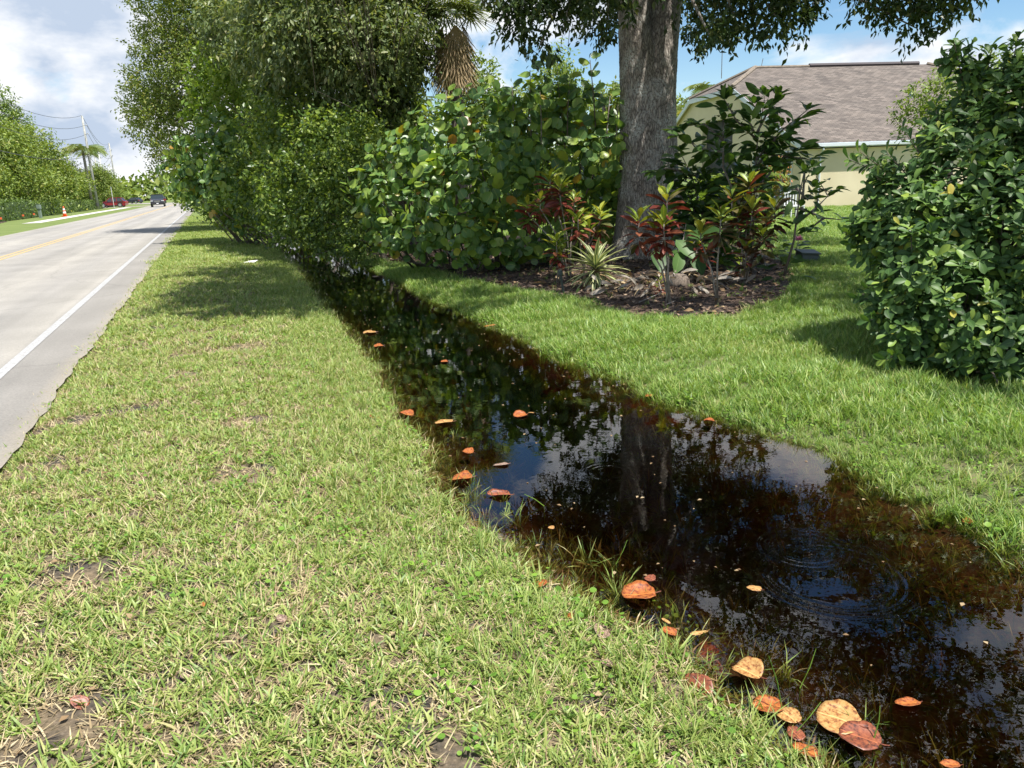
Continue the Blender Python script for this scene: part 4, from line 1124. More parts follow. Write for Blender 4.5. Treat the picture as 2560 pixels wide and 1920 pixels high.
for i, (lst, lab) in enumerate((([(1510, 270, 45, 62), (1580, 250, 40, 62), (1640, 280, 45, 62)], 'distant hazy tree seen between sea grape and oak trunk'),
                                ([(1290, 260, 35, 60), (1350, 270, 40, 60), (1240, 290, 35, 60)], 'distant tree seen low behind the sea grape leaves'),
                                ([(1690, 300, 28, 70), (1720, 290, 24, 70), (1750, 300, 20, 70)], 'distant grey-green tree beside the blue house gable'))):
    bb = blob_px(lst, 62, .9)
    tree('distant_tree', lab, 'tree', bb, (bb[1][0], bb[1][1], 0), 'diamond', MT['oakfine'], 5, 9, 0.7, 0.4, 50 + i, 0.2, inner=0.3)
bb = blob_px([(2330, 250, 55, 22), (2400, 220, 60, 22), (2290, 290, 45, 22), (2440, 280, 60, 22), (2360, 330, 60, 22), (2480, 190, 50, 22)], 22, .9)
tree('bright_shrub', 'bright yellow-green shrub rising behind the dark glossy hedge bush', 'shrub', bb, (bb[1][0], 22, .06), 'diamond', MT['light'], 20, 10, 0.28, 0.12, 57, 0.09, inner=0.25, up=0.5)

for i, (lst, lab, mt_) in enumerate((
        ([(700, 480, 70, 31), (760, 420, 80, 31), (820, 500, 70, 31), (680, 380, 70, 32), (780, 330, 70, 32), (860, 400, 70, 31), (740, 560, 50, 30)], 'leafy backyard tree glimpsed behind the ditch thicket', 'fig'),
        ([(930, 480, 80, 30), (980, 400, 80, 30), (1040, 470, 80, 30), (900, 330, 60, 31), (1000, 330, 55, 31), (1060, 390, 60, 30), (950, 570, 50, 29)], 'light green backyard tree behind the left half of the sea grape', 'light'),
        ([(1120, 450, 80, 29), (1180, 390, 65, 29), (1240, 450, 80, 29), (1290, 400, 60, 29), (1200, 520, 60, 28)], 'green backyard shrub behind the middle of the sea grape', 'fig'),
        ([(1350, 450, 80, 29), (1420, 410, 80, 29), (1490, 440, 80, 29), (1540, 410, 60, 29), (1450, 340, 55, 29), (1560, 340, 45, 29), (1400, 540, 50, 28), (1520, 540, 50, 28)], 'light green backyard shrub between sea grape and oak trunk', 'light'),
        ([(600, 480, 60, 39), (640, 400, 60, 39), (560, 520, 40, 40), (520, 505, 35, 44), (620, 320, 60, 40), (480, 480, 40, 46), (640, 540, 40, 36)], 'dark roadside tree closing the far end of the ditch', 'fig'))):
    bb = blob_px(lst, 30, .9)
    tree('backyard_tree', lab, 'tree', bb, (bb[1][0], bb[1][1], hz(bb[1][0], bb[1][1])), 'fat', MT[mt_], 9, 10, .45, .19, 180 + i, .1, inner=.3, cull=.3, ragged=.22)

# ---- cabbage palm with a skirt of dead fans
def fan(mb_lists, c, d, up, L, nseg, spread, rng, droop):
    V, F, Rv = mb_lists
    R = frames(np.array([d]), np.array([up]))[0]
    rv = rng.random()
    for j in range(nseg):
        a_ = (j / (nseg - 1) - .5) * spread
        l_ = L * (0.75 + .25 * math.cos(a_)) * rng.uniform(.85, 1.1)
        loc = np.array([math.sin(a_), math.cos(a_), 0]); sd = np.array([math.cos(a_), -math.sin(a_), 0])
        i0 = len(V)
        for f, w in ((0.05, .006), (.45, .022), (.8, .014), (1.0, .001)):
            q = loc * l_ * f + np.array([0, 0, -droop * f * f * L])
            for sgn in (-1, 1):
                V.append(tuple(c + R @ (q + sd * w * L * sgn + np.array([0, 0, .004]))))
                Rv.append((rv + rng.uniform(0, .1)) % 1)
        for k in range(3):
            F.append((i0 + 2 * k, i0 + 2 * k + 1, i0 + 2 * k + 3, i0 + 2 * k + 2))
rng = np.random.default_rng(71)
PY = 21.0
ptop = at(1128, 48, PY); pbase = np.array([ptop[0], PY, 0.0])
palm = thing('cabbage_palm', 'cabbage palm with hanging skirt of dead tan fronds beside the dark oak', 'palm', tuple(pbase))
mb = MB(); mb.tube([(0, 0, 0), (.05, 0, 2), (0, 0, ptop[2] - .55)], [.2, .17, .15], 10).build('trunk', MT['twig'], palm, smooth=True)
for k in range(34):
    a_ = k * 2.4; el = rng.uniform(-.15, 1.0)
    d_ = unit(np.array([math.cos(a_), math.sin(a_), el])); L = rng.uniform(.75, 1.0)
    c = np.array([0, 0, ptop[2] + .1]) + d_ * rng.uniform(.12, .5)
    lst = ([], [], []); fan(lst, c, d_, [0, 0, 1], L, 18, 3.6, rng, .25)
    obj_np('frond', lst[0], np.array(lst[1]), MT['palm'], palm, rnd=lst[2])
for k in range(34):
    a_ = k * 2.4 + .3; zf = ptop[2] - .1 - 1.15 * (k / 34)
    d_ = unit(np.array([math.cos(a_) * .38, math.sin(a_) * .38, -1]))
    c = np.array([math.cos(a_) * .26, math.sin(a_) * .26, zf])
    lst = ([], [], []); fan(lst, c, d_, [math.cos(a_), math.sin(a_), .3], rng.uniform(.7, 1.05), 12, 1.3, rng, .05)
    obj_np('dead_frond', lst[0], np.array(lst[1]), MT['palm_dead'], palm, rnd=lst[2])

# ---- feather palms
def feather_palm(name, label, top, base, nf, L, seed, trunk_r=.14, mat_='palm', leaflet=.5, erect=.5, cat='palm'):
    rng = np.random.default_rng(seed)
    root = thing(name, label, cat, tuple(base))
    bl = np.array(base, float); tp = np.array(top, float) - bl
    if tp[2] > .6:
        MB().tube([(0, 0, -.1), (tp[0] * .4 + .05, tp[1] * .4, tp[2] * .5), tuple(tp)], [trunk_r * 1.2, trunk_r, trunk_r * .9], 10).build('trunk', MT['palebark'], root, smooth=True)
    for k in range(nf):
        a_ = k * 2.4 + rng.uniform(-.2, .2); e0 = rng.uniform(.1, 1.0) * erect * 2
        V, F, Rv = [], [], []
        d_ = np.array([math.cos(a_), math.sin(a_), 0]); rv = rng.random()
        pts = []
        p = tp.copy(); ang = math.atan(e0) + .25; l_ = L * rng.uniform(.8, 1.1); ns = 16
        for j in range(ns + 1):
            pts.append(p.copy()); p = p + (d_ * math.cos(ang) + np.array([0, 0, math.sin(ang)])) * l_ / ns; ang -= 1.75 / ns * rng.uniform(.8, 1.2)
        sd = np.array([-math.sin(a_), math.cos(a_), 0])
        for j in range(ns):
            i0 = len(V); w = .012 * L * (1 - j / ns) + .004
            V += [tuple(pts[j] - sd * w), tuple(pts[j] + sd * w), tuple(pts[j + 1] + sd * w), tuple(pts[j + 1] - sd * w)]; Rv += [rv] * 4
            F.append((i0, i0 + 1, i0 + 2, i0 + 3))
            if j < 2:
                continue
            ll_ = leaflet * math.sin(math.pi * min(1, .15 + j / ns * .85)) ** .6
            for sg in (-1, 1):
                for h in (0, .5):
                    c = pts[j] * (1 - h) + pts[j + 1] * h
                    t_ = pts[j + 1] - pts[j]; t_ = t_ / np.linalg.norm(t_)
                    ld = unit(sd * sg + t_ * .6 + np.array([0, 0, rng.uniform(-.7, .1)]))
                    i0 = len(V); wv_ = t_ * .022 * L * .5
                    V += [tuple(c - wv_), tuple(c + wv_), tuple(c + ld * ll_ * .6 + wv_ * .7), tuple(c + ld * ll_ + np.array([0, 0, -.12 * ll_]))]; Rv += [rv] * 4
                    F.append((i0, i0 + 1, i0 + 2, i0 + 3))
        obj_np('frond', V, np.array(F), MT[mat_], root, rnd=Rv)
    return root
c = at(1770, 250, 55); feather_palm('feather_palm', 'feathery palm rising behind the cream house roof hip', at(1785, 240, 55), (at(1785, 500, 55)[0], 55, 0), 14, 3.0, 81, .2, leaflet=.9, erect=.8)
c = at(1690, 290, 66); feather_palm('feather_palm', 'dull feathery palm behind the blue neighbouring gable', at(1700, 300, 66), (at(1700, 500, 66)[0], 66, 0), 13, 2.6, 82, .2, leaflet=.9, erect=.6)
for k, (px_, py_, Y, L, lab) in enumerate(((1760, 440, 24, 2.2, 'yellow-green areca palm clump behind the oak trunk by the house'), (1830, 420, 25.5, 2.2, 'areca palm clump in front of the dark house opening'))):
    bs = np.array([at(px_, 520, Y)[0], Y, hz(at(px_, 520, Y)[0], Y)])
    feather_palm('areca_palm', lab, bs + [0, 0, .35], bs, 18, L, 84 + k, .1, 'light', .5, 1.6)

# ================================================================== CROTONS AND BED PLANTS
def croton(label, base_px, heads, seed, yellow=.35, leaf=.225, group=None, twist=0.0, red=.6):
    rng = np.random.default_rng(seed)
    bs = gp(*base_px)
    root = thing('croton', label, 'plant', tuple(bs))
    mb = MB()
    for hi_, (hx, hy, n_, sc_) in enumerate(heads):
        n_ = int(n_ * 1.5)
        tip = at(hx, hy, bs[1] + rng.uniform(-.25, .25))
        t0 = tip - bs
        mb.tube([(rng.normal(0, .03), rng.normal(0, .03), -.03), (t0[0] * .25, t0[1] * .3, t0[2] * .45), tuple(t0 * [1, 1, .9]), tuple(t0)], [.013, .011, .009, .006], 7)
        for k in range(n_):
            f = k / (n_ - 1)                              # 0 youngest (top), 1 oldest
            a_ = k * 2.39996 + hi_
            elev = 1.0 - 1.6 * f + rng.normal(0, .14)
            d_ = np.array([math.cos(a_) * math.cos(elev), math.sin(a_) * math.cos(elev), math.sin(elev)])
            pos = tip + np.array([0, 0, .03 - .34 * f * sc_]) + d_ * .012
            mt_ = 'cr_y' if f < yellow else ('cr_r' if rng.random() < red else 'cr_d')
            up_ = np.array([-math.cos(a_) * .5, -math.sin(a_) * .5, 1.0]) + rng.normal(0, .25, 3)
            single_leaf('leaf', root, 'croton', MT[mt_], pos, d_, up_, leaf * sc_ * (.75 + .35 * math.sin(math.pi * min(1, .25 + f * .8))) * rng.uniform(.85, 1.15), 1.1 if mt_ == 'cr_y' else 1.3)
    mb.build('stems', MT['stem'], root, smooth=True)
    return root
croton('tall croton with crimson leaves and lime tips in front of the sea grape', (1425, 700), [(1375, 447, 20, 1.05), (1400, 470, 22, 1.1), (1322, 520, 18, .95), (1435, 500, 16, .9), (1350, 500, 14, .9)], 101, .28, red=.85)
croton('bushy croton with lime and wine leaves at the left foot of the trunk', (1455, 705), [(1445, 548, 18, 1), (1500, 535, 18, .95), (1475, 575, 14, .9)], 102, .42, red=.6)
croton('low croton rosette beside the striped bromeliad', (1398, 712), [(1391, 605, 18, .95), (1405, 635, 12, .8)], 103, .5, red=.7)
croton('leggy red croton on three bare stems before the oak trunk', (1672, 765), [(1597, 552, 20, 1.0), (1668, 495, 14, 1.05), (1660, 560, 18, 1.0), (1640, 575, 14, .9)], 104, .24, red=.95)
croton('thin croton with golden crown and copper leaves on a forked bare stem', (1789, 760), [(1802, 540, 20, 1.05), (1752, 580, 16, .95)], 105, .38, red=.35)
croton('dark bronze croton bush right of the copper croton', (1861, 715), [(1872, 462, 20, 1.05), (1830, 498, 16, 1), (1880, 528, 20, 1.05), (1938, 520, 18, 1), (1905, 592, 18, .95), (1865, 625, 14, .9), (1845, 545, 16, 1), (1915, 555, 16, .95)], 106, .12, red=.22)
croton('small croton sprout at the foot of the leggy red croton', (1655, 745), [(1648, 705, 12, .6)], 107, .45, .17)
croton('small green croton seedling on the right of the mulch bed', (1850, 700), [(1852, 655, 12, .75)], 108, .7, .18, red=.3)
croton('short spotted croton below the golden one', (1738, 690), [(1765, 625, 14, .85), (1742, 618, 10, .8)], 109, .2, red=.4)

rng = np.random.default_rng(120)
bs = gp(1490, 722)
brom = thing('bromeliad', 'striped cream and green bromeliad with strap leaves at the bed edge', 'plant', tuple(bs))
for k in range(66):
    f = k / 65
    a_ = k * 2.39996
    elev = 1.25 - 2.0 * f + rng.normal(0, .1)
    d_ = np.array([math.cos(a_) * math.cos(elev), math.sin(a_) * math.cos(elev), math.sin(elev)])
    pos = bs + np.array([0, 0, .33 - .16 * f]) + d_ * .02
    L = rng.uniform(.38, .56) * (1 - .15 * f)
    if elev < -.35:
        L = min(L, (pos[2] - bs[2] + .03) / max(.2, -math.sin(elev)) * .95)
    single_leaf('leaf', brom, 'strap', MT['brom'] if f < .9 else MT['dry'], pos, d_, np.array([-math.cos(a_) * .6, -math.sin(a_) * .6, 1]), L, 1.35)
MB().tube([(0, 0, -.02), (0, 0, .34)], [.05, .04], 8).build('stem', MT['dry'], brom)

# broad-leaved green plants at the foot of the trunk
def broad_plant(name, label, base_px, tips, seed, tpl='ellipse', mt_='shrub', leaf=.4, wide=1.2):
    rng = np.random.default_rng(seed)
    bs = gp(*base_px); root = thing(name, label, 'plant', tuple(bs)); mb = MB()
    for (tx, ty) in tips:
        p_ = at(tx, ty, bs[1] + rng.uniform(-.3, .3)); q = p_ - bs
        mb.tube([(0, 0, 0), (q[0] * .5, q[1] * .5, q[2] * .7), tuple(q)], [.012, .009, .006], 6)
        d_ = unit(np.array([q[0] + rng.normal(0, .3), q[1] - .3, rng.uniform(-.5, .5)]))
        single_leaf('leaf', root, tpl, MT[mt_], p_, d_, np.array([rng.normal(0, .3), -.7, .8]), leaf * rng.uniform(.8, 1.2), wide)
    mb.build('stalks', MT['stem'], root)
broad_plant('ginger_plant', 'broad green leaved plant between the red and golden crotons', (1700, 690), [(1690, 600), (1720, 585), (1740, 600), (1640, 625), (1760, 610), (1700, 630), (1735, 640), (1665, 640), (1715, 560)], 130, leaf=.42, wide=1.3)
broad_plant('seedling', 'tiny bright green seedling on bare mulch near the right bed edge', (1845, 740), [(1838, 735), (1850, 733), (1843, 738), (1852, 742)], 131, leaf=.09, mt_='lime')
broad_plant('seedling', 'small green weed at the front lip of the mulch below the bromeliad', (1435, 745), [(1425, 735), (1440, 733), (1450, 738), (1430, 742), (1415, 742)], 132, leaf=.10, mt_='lime')
# heap of shed grey sheaths by the trunk
rng = np.random.default_rng(140)
bs = gp(1700, 720)
heap = thing('dead_sheath_stump', 'grey heap of dried leaf sheaths around a cut stump by the trunk', 'stump', tuple(bs))
MB().lathe([(.2, -.05), (.17, .1), (.12, .17), (.03, .19)], (0, .15, 0), 12).build('stump', MT['twig'], heap, smooth=True)
for k in range(150):
    a_ = rng.uniform(0, 6.28); r_ = .75 * math.sqrt(rng.random())
    pos = bs + np.array([r_ * math.cos(a_) * 1.5 - .15, r_ * math.sin(a_) * .7 - .05, .06 + .18 * math.exp(-r_ * r_ * 6)])
    d_ = np.array([math.cos(a_), math.sin(a_), rng.uniform(-.45, .25)])
    single_leaf('sheath', heap, 'croton' if k % 3 else 'strap', MT['grey_dry'] if k % 3 else MT['dry'], pos, d_ + [0, 0, rng.normal(.1, .4)], np.array([rng.normal(0, .8), -.4 + rng.normal(0, .5), 1]), rng.uniform(.12, .30), rng.uniform(.5, 1.1))
for k, (x0, y0, x1, y1) in enumerate(((1590, 765, 1660, 740), (1660, 770, 1685, 765), (1740, 690, 1720, 620))):
    a_ = gp(x0, y0); e = gp(x1, y1) if k < 2 else at(x1, y1, a_[1])
    if k == 2:
        continue
    o = MB().tube([a_ + [0, 0, .03], e + [0, 0, .06]], [.009, .006], 6).build('fallen_stick', MT['stem'])
    tag(o, ['thin pale stick lying across the mulch before the leggy croton', 'short bent twig lying at the base of the leggy croton'][k], 'stick')

# small broad-leaved tree right of the trunk
def leafy_tree(name, label, base_px, Y, stems, mt_, tpl, leaf, per, seed, limit=300, lean=.5, cat='tree'):
    rng = np.random.default_rng(seed)
    bx_ = at(base_px[0], base_px[1], Y); bs = np.array([bx_[0], Y, hz(bx_[0], Y)])
    root = thing(name, label, cat, tuple(bs)); mb = MB()
    P, D, U, S = [], [], [], []
    for st in stems:
        pts = [at(q[0], q[1], q[2] if len(q) > 2 else Y) for q in st]
        mb.tube([p_ - bs for p_ in pts], list(np.linspace(.02, .005, len(pts))), 6)
        for i in range(len(pts) - 1):
            seglen = np.linalg.norm(pts[i + 1] - pts[i]); n_ = max(2, int(per * seglen))
            ax = unit(pts[i + 1] - pts[i])
            for k in range(n_):
                f = (k + rng.random()) / n_
                a_ = rng.uniform(0, 6.28)
                o_ = np.array([math.cos(a_), math.sin(a_) * .9, rng.uniform(-.6, .5)])
                d_ = unit(o_ + ax * .5)
                tw_ = rng.uniform(.02, .22)
                P.append(pts[i] * (1 - f) + pts[i + 1] * f + o_ * tw_); D.append(d_)
                U.append(unit(np.array([rng.normal(0, .5), -.25 + rng.normal(0, .5), .9]))); S.append(leaf * rng.uniform(.7, 1.25))
        for k in range(6):
            a_ = k * 1.05; o_ = np.array([math.cos(a_), math.sin(a_), .4]); P.append(pts[-1] + o_ * .02); D.append(unit(o_ + unit(pts[-1] - pts[-2]) * .7)); U.append(np.array([0, -.3, 1.0])); S.append(leaf * rng.uniform(.7, 1.0))
    mb.build('stems', MT['twig'], root, smooth=True)
    leaves_parts(root, tpl, MT[mt_], np.array(P), np.array(D), np.array(U), np.array(S), rng, limit)
    return root
YS = 12.2
leafy_tree('broadleaf_sapling', 'slender dark broad-leaved sapling between oak trunk and house', (1880, 690), YS,
           [[(1880, 690), (1885, 500), (1893, 360), (1912, 240)], [(1890, 420), (1950, 330), (2000, 290), (2018, 275)], [(1893, 350), (1840, 300), (1812, 250)], [(1893, 330), (1930, 260), (1945, 240)], [(1890, 400), (1960, 320), (1990, 310)],
            [(1870, 560), (1808, 420), (1808, 300), (1812, 240)], [(1808, 350), (1760, 310), (1735, 315)], [(1808, 380), (1740, 370), (1705, 330)], [(1885, 480), (1960, 390), (2010, 370)], [(1960, 390), (2030, 400)], [(1885, 330), (1870, 300), (1885, 260)],
            [(1885, 450), (1930, 390), (1985, 380)], [(1900, 340), (1960, 345), (1975, 350)]], 'magnolia', 'ellipse', .235, 36, 151)
leafy_tree('broadleaf_bush', 'dark green leafy bush filling the gap right of the trunk above the crotons', (1780, 700), YS + .6,
           [[(1780, 700), (1760, 560), (1730, 440), (1700, 380)], [(1780, 650), (1770, 480), (1780, 400)], [(1790, 680), (1820, 520), (1850, 430)], [(1780, 600), (1720, 520), (1690, 470)], [(1800, 600), (1850, 500), (1900, 450)], [(1770, 560), (1740, 500), (1760, 440)],
            [(1790, 620), (1800, 520), (1820, 450)], [(1760, 620), (1700, 560), (1690, 520)], [(1850, 600), (1900, 520), (1960, 480)], [(1740, 440), (1670, 420), (1640, 430)], [(1730, 600), (1740, 540), (1720, 480)]], 'magnolia', 'ellipse', .25, 48, 152)
leafy_tree('broadleaf_sapling', 'dark drooping leafy branch sapling in front of the sunlit lawn', (1960, 690), 10.8,
           [[(1960, 690), (1985, 600), (2000, 480), (2010, 430)], [(1990, 560), (2040, 520), (2070, 490), (2040, 440)], [(2000, 520), (2060, 545), (2110, 550)], [(2040, 520), (2050, 470), (2075, 480)], [(2005, 500), (2010, 460), (2030, 420)], [(1990, 470), (2020, 500), (2035, 470)], [(2060, 545), (2040, 560), (2030, 570)]], 'magnolia', 'ellipse', .20, 12, 153)

# pink-flowered plant, box and stake at the bed's right end
rng = np.random.default_rng(160)
bs = gp(1985, 655)
pk = thing('flowering_plant', 'low plant with one pink flower beside the dark box', 'plant', tuple(bs))
for k in range(26):
    a_ = k * 2.4; pos = bs + np.array([math.cos(a_) * .12, math.sin(a_) * .12, .06 + .012 * k])
    single_leaf('leaf', pk, 'ellipse', MT['magnolia'], pos, np.array([math.cos(a_), math.sin(a_), .3]), np.array([0, -.3, 1]), rng.uniform(.13, .2))
ft = at(1996, 601, bs[1])
for k in range(14):
    a_ = k * 2.4; e = 1.2 - k * .08
    single_leaf('petal', pk, 'oval', MT['pink'], ft, np.array([math.cos(a_) * math.cos(e), math.sin(a_) * math.cos(e), math.sin(e)]), np.array([0, -.5, 1]), .10)
MB().tube([(0, 0, 0), tuple((ft - bs) * [.6, .6, .6]), tuple(ft - bs)], .008, 6).build('stem', MT['stem'], pk)
bs = gp(2018, 662)
MT['green_plastic'] = plain('green_plastic', (0.045, 0.060, 0.055), .5, noise=.25, scale=6)
ub = thing('utility_box', 'dark green slope-lidded utility box half hidden in grass by the bed', 'box', tuple(bs), .15)
ub.scale = (.72, .72, .8)
mb = MB(); mb.v = [(-.24, -.16, -.05), (.24, -.16, -.05), (.24, .16, -.05), (-.24, .16, -.05), (-.22, -.14, .24), (.22, -.14, .2), (.22, .14, .26), (-.22, .14, .29)]
mb.f = [(3, 2, 1, 0), (4, 5, 6, 7), (0, 1, 5, 4), (1, 2, 6, 5), (2, 3, 7, 6), (3, 0, 4, 7)]; mb.build('body', MT['green_plastic'], ub, bevel=.012)
mb = MB(); mb.v = [(-.25, -.17, .245), (.25, -.17, .205), (.25, .17, .268), (-.25, .17, .30), (-.25, -.17, .275), (.25, -.17, .235), (.25, .17, .298), (-.25, .17, .33)]
mb.f = [(3, 2, 1, 0), (4, 5, 6, 7), (0, 1, 5, 4), (1, 2, 6, 5), (2, 3, 7, 6), (3, 0, 4, 7)]; mb.build('lid', MT['green_plastic'], ub, bevel=.008)
bs = gp(1411, 735); tp = at(1401, 685, bs[1])
sp = thing('sprinkler_riser', 'short dark green sprinkler pipe left of the bromeliad', 'pipe', tuple(bs))
MB().tube([(0, 0, -.05), tuple(tp - bs)], .018, 8).build('pipe', MT['green_plastic'], sp)
MB().lathe([(.02, -.02), (.034, -.015), (.034, .045), (.02, .06)], tuple(tp - bs), 10).build('head', MT['green_plastic'], sp)

# ================================================================== GLOSSY SHRUB ON THE RIGHT
rng = np.random.default_rng(170)
bs = gp(2420, 965)
sh = thing('glossy_shrub', 'big dense shrub of glossy obovate leaves at the right bank', 'shrub', (bs[0] + .3, bs[1] + .7, bs[2]))
SB = blob_px([(2450, 430, 175, 6.9), (2340, 570, 140, 6.6), (2500, 650, 210, 6.3), (2300, 700, 130, 6.3), (2400, 800, 150, 6.0), (2500, 860, 110, 5.7), (2490, 260, 85, 7.0), (2570, 290, 130, 7.0), (2220, 600, 85, 6.8), (2250, 500, 90, 7.0),
              (2300, 860, 75, 6.0), (2425, 200, 35, 7.0), (2390, 340, 75, 7.1), (2640, 500, 260, 6.6), (2660, 800, 220, 6.0), (2210, 460, 45, 7.1), (2160, 580, 40, 6.9), (2240, 760, 60, 6.2), (2390, 140, 26, 7.0), (2600, 180, 90, 7.0), (2440, 930, 50, 5.6), (2250, 840, 45, 6.0)], 6.4, 1.0, .9)
P, D, U, S = [], [], [], []
SBn = np.array(SB); mb = MB(); shl = np.array(sh.location)
for bi, b_ in enumerate(SBn):
    area = 12.6 * b_[3] * b_[5]
    n_ = int(50 * area) + 6
    v = rand_dirs(rng, n_)
    v[:, 1] = np.where(rng.random(n_) < .72, -np.abs(v[:, 1]), v[:, 1])
    r_ = .5 + .55 * rng.random(n_) ** .55
    c = b_[:3] + v * r_[:, None] * b_[3:6] * (1 + .1 * np.sin(v[:, :1] * 6 + bi))
    keep = c[:, 2] > bs[2] + .06
    for bj, q in enumerate(SBn):
        if bj != bi:
            keep &= np.linalg.norm((c - q[:3]) / q[3:6], axis=1) > .5
    for ci, vi in zip(c[keep], v[keep]):
        ax = unit(vi * .9 + np.array([0, -.25, .75]) + rng.normal(0, .28, 3))
        x_ = unit(np.cross(ax, [0.3, 0.9, 0.1])); y_ = np.cross(ax, x_)
        m_ = rng.integers(6, 9); ph = rng.uniform(0, 6.28)
        for k in range(m_):
            a_ = ph + k * 2.4; f = k / m_
            e = .85 - 1.05 * f
            rad = x_ * math.cos(a_) + y_ * math.sin(a_)
            d_ = rad * math.cos(e) + ax * math.sin(e)
            P.append(ci + ax * (.03 - .05 * f) + rng.normal(0, .006, 3)); D.append(d_); U.append(ax - rad * .2); S.append(rng.uniform(.055, .13))
        if rng.random() < .16:
            mb.tube([ci - shl, (ci * .7 + b_[:3] * .3) - shl + rng.normal(0, .03, 3), b_[:3] - shl], [.004, .006, .009], 5)
for (px0, py0, px1, py1, Y_) in ((2420, 260, 2385, 105, 7.0), (2460, 220, 2480, 120, 7.0), (2330, 420, 2262, 330, 6.9), (2360, 340, 2340, 270, 7.1), (2280, 520, 2190, 440, 7.0), (2290, 470, 2215, 380, 7.0), (2240, 560, 2130, 590, 6.9), (2230, 600, 2110, 580, 6.9),
                                 (2230, 700, 2150, 740, 6.4), (2520, 200, 2545, 95, 7.0), (2260, 620, 2150, 540, 6.9), (2230, 430, 2125, 400, 7.2), (2250, 450, 2150, 380, 7.2), (2270, 870, 2215, 900, 5.9), (2480, 930, 2500, 985, 5.4), (2240, 780, 2175, 800, 6.2)):
    a_, e_ = at(px0, py0, Y_), at(px1, py1, Y_ - .1)
    mb.tube([a_ - shl, (a_ * .5 + e_ * .5) - shl + rng.normal(0, .01, 3), e_ - shl], [.008, .006, .003], 5)
    ax = unit(e_ - a_); x_ = unit(np.cross(ax, [.3, .9, .1])); y_ = np.cross(ax, x_)
    for k in range(26):
        f = k / 25; a2 = k * 2.4
        rad = x_ * math.cos(a2) + y_ * math.sin(a2); e = .3 + .6 * f
        P.append(a_ * (1 - f) + e_ * f + rng.normal(0, .012, 3)); D.append(rad * math.cos(e) + ax * math.sin(e)); U.append(ax - rad * .3 + np.array([0, 0, .6])); S.append(rng.uniform(.08, .12))
for b_ in SBn:
    if b_[3] < .3:
        continue
    mb.tube([(rng.normal(0, .25), rng.normal(0, .2), -.05), (b_[:3] - shl) * [.6, .6, .5], b_[:3] - shl], [.03, .02, .012], 6)
mb.build('branches', MT['twig'], sh, smooth=True)
leaves_parts(sh, 'obovate', MT['shrub'], np.array(P), np.array(D), np.array(U), np.array(S), rng, 300)

# tree standing outside the picture whose crown shades the glossy shrub and shows in the pool
ov = [(5.6, 3.6, 7.2, 1.5, 1.4, .8), (6.6, 5.2, 7.0, 1.6, 1.5, .8), (7.6, 3.0, 7.8, 1.6, 1.6, .9), (5.3, 5.6, 7.8, 1.2, 1.2, .6), (8.5, 5.6, 7.8, 1.8, 1.7, .9), (6.4, 1.9, 8.2, 1.4, 1.3, .7), (7.4, 7.2, 8.0, 1.5, 1.5, .8), (9.6, 3.6, 8.2, 1.7, 1.7, .9), (5.9, 7.6, 8.2, 1.2, 1.2, .6)]
ov = [(q[0] + 1.3, q[1] - .3, *q[2:]) for q in ov]
tree('overhanging_oak', 'oak whose leafy crown overhangs the glossy shrub and shows as reflection', 'tree', ov, (8.8, 4.6, hz(8.8, 4.6)), 'diamond', MT['oak'], 10, 14, .32, .13, 172, .24, 'bark', inner=.3, cull=.3, ragged=.22, up=.1, droop=.3)

# ================================================================== HOUSE
HA = math.radians(8)
E1 = np.array([math.cos(HA), math.sin(HA), 0]); E2 = np.array([-math.sin(HA), math.cos(HA), 0])
HC = at(2001, 362, 33.0); HG = hz(HC[0], HC[1]); HC[2] = 0
EAVE = at(2001, 362, 33.0)[2]                          # height of the eave corner
def hp(a, d, z):
    return HC + E1 * a + E2 * d + np.array([0, 0, z])
hw = thing('house', 'cream stucco house with brown-grey shingled roof beyond the lawn', 'house', tuple(hp(0, 0, HG)))
hl = np.array(hw.location)
m, n, l, b = mat('cream_stucco')
tc = N(n, 'ShaderNodeTexCoord'); n1 = N(n, 'ShaderNodeTexNoise', {'Scale': 40, 'Detail': 6}); l.new(tc.outputs['Object'], n1.inputs[0])
n2 = N(n, 'ShaderNodeTexNoise', {'Scale': .9, 'Detail': 5}); l.new(tc.outputs['Object'], n2.inputs[0])
r = ramp(n, [(.3, (.64, .55, .37)), (.7, (.72, .63, .44))]); l.new(n2.outputs[0], r.inputs[0]); l.new(r.outputs[0], b.inputs[0])
bp = N(n, 'ShaderNodeBump', {'Strength': .35, 'Distance': .01}); l.new(n1.outputs[0], bp.inputs['Height']); l.new(bp.outputs[0], b.inputs['Normal']); b.inputs['Roughness'].default_value = .9
MT['stucco'] = m
m, n, l, b = mat('shingles')
uv = N(n, 'ShaderNodeUVMap'); tc = N(n, 'ShaderNodeTexCoord')
br = N(n, 'ShaderNodeTexBrick', {'Scale': 1.0, 'Mortar Size': .012, 'Mortar Smooth': .2, 'Bias': 0.0, 'Brick Width': .30, 'Row Height': .145, 'Color1': (.085, .071, .062, 1), 'Color2': (.165, .14, .122, 1), 'Mortar': (.055, .045, .04, 1)}, offset=.5)
l.new(uv.outputs[0], br.inputs[0])
n1 = N(n, 'ShaderNodeTexNoise', {'Scale': 1.3, 'Detail': 6}); l.new(tc.outputs['Object'], n1.inputs[0])
r = ramp(n, [(.3, (.8, .8, .8)), (.7, (1.3, 1.28, 1.25))]); l.new(n1.outputs[0], r.inputs[0])
mm = N(n, 'ShaderNodeMixRGB', {'Fac': 1.0}, blend_type='MULTIPLY'); l.new(br.outputs[0], mm.inputs[1]); l.new(r.outputs[0], mm.inputs[2]); l.new(mm.outputs[0], b.inputs[0])
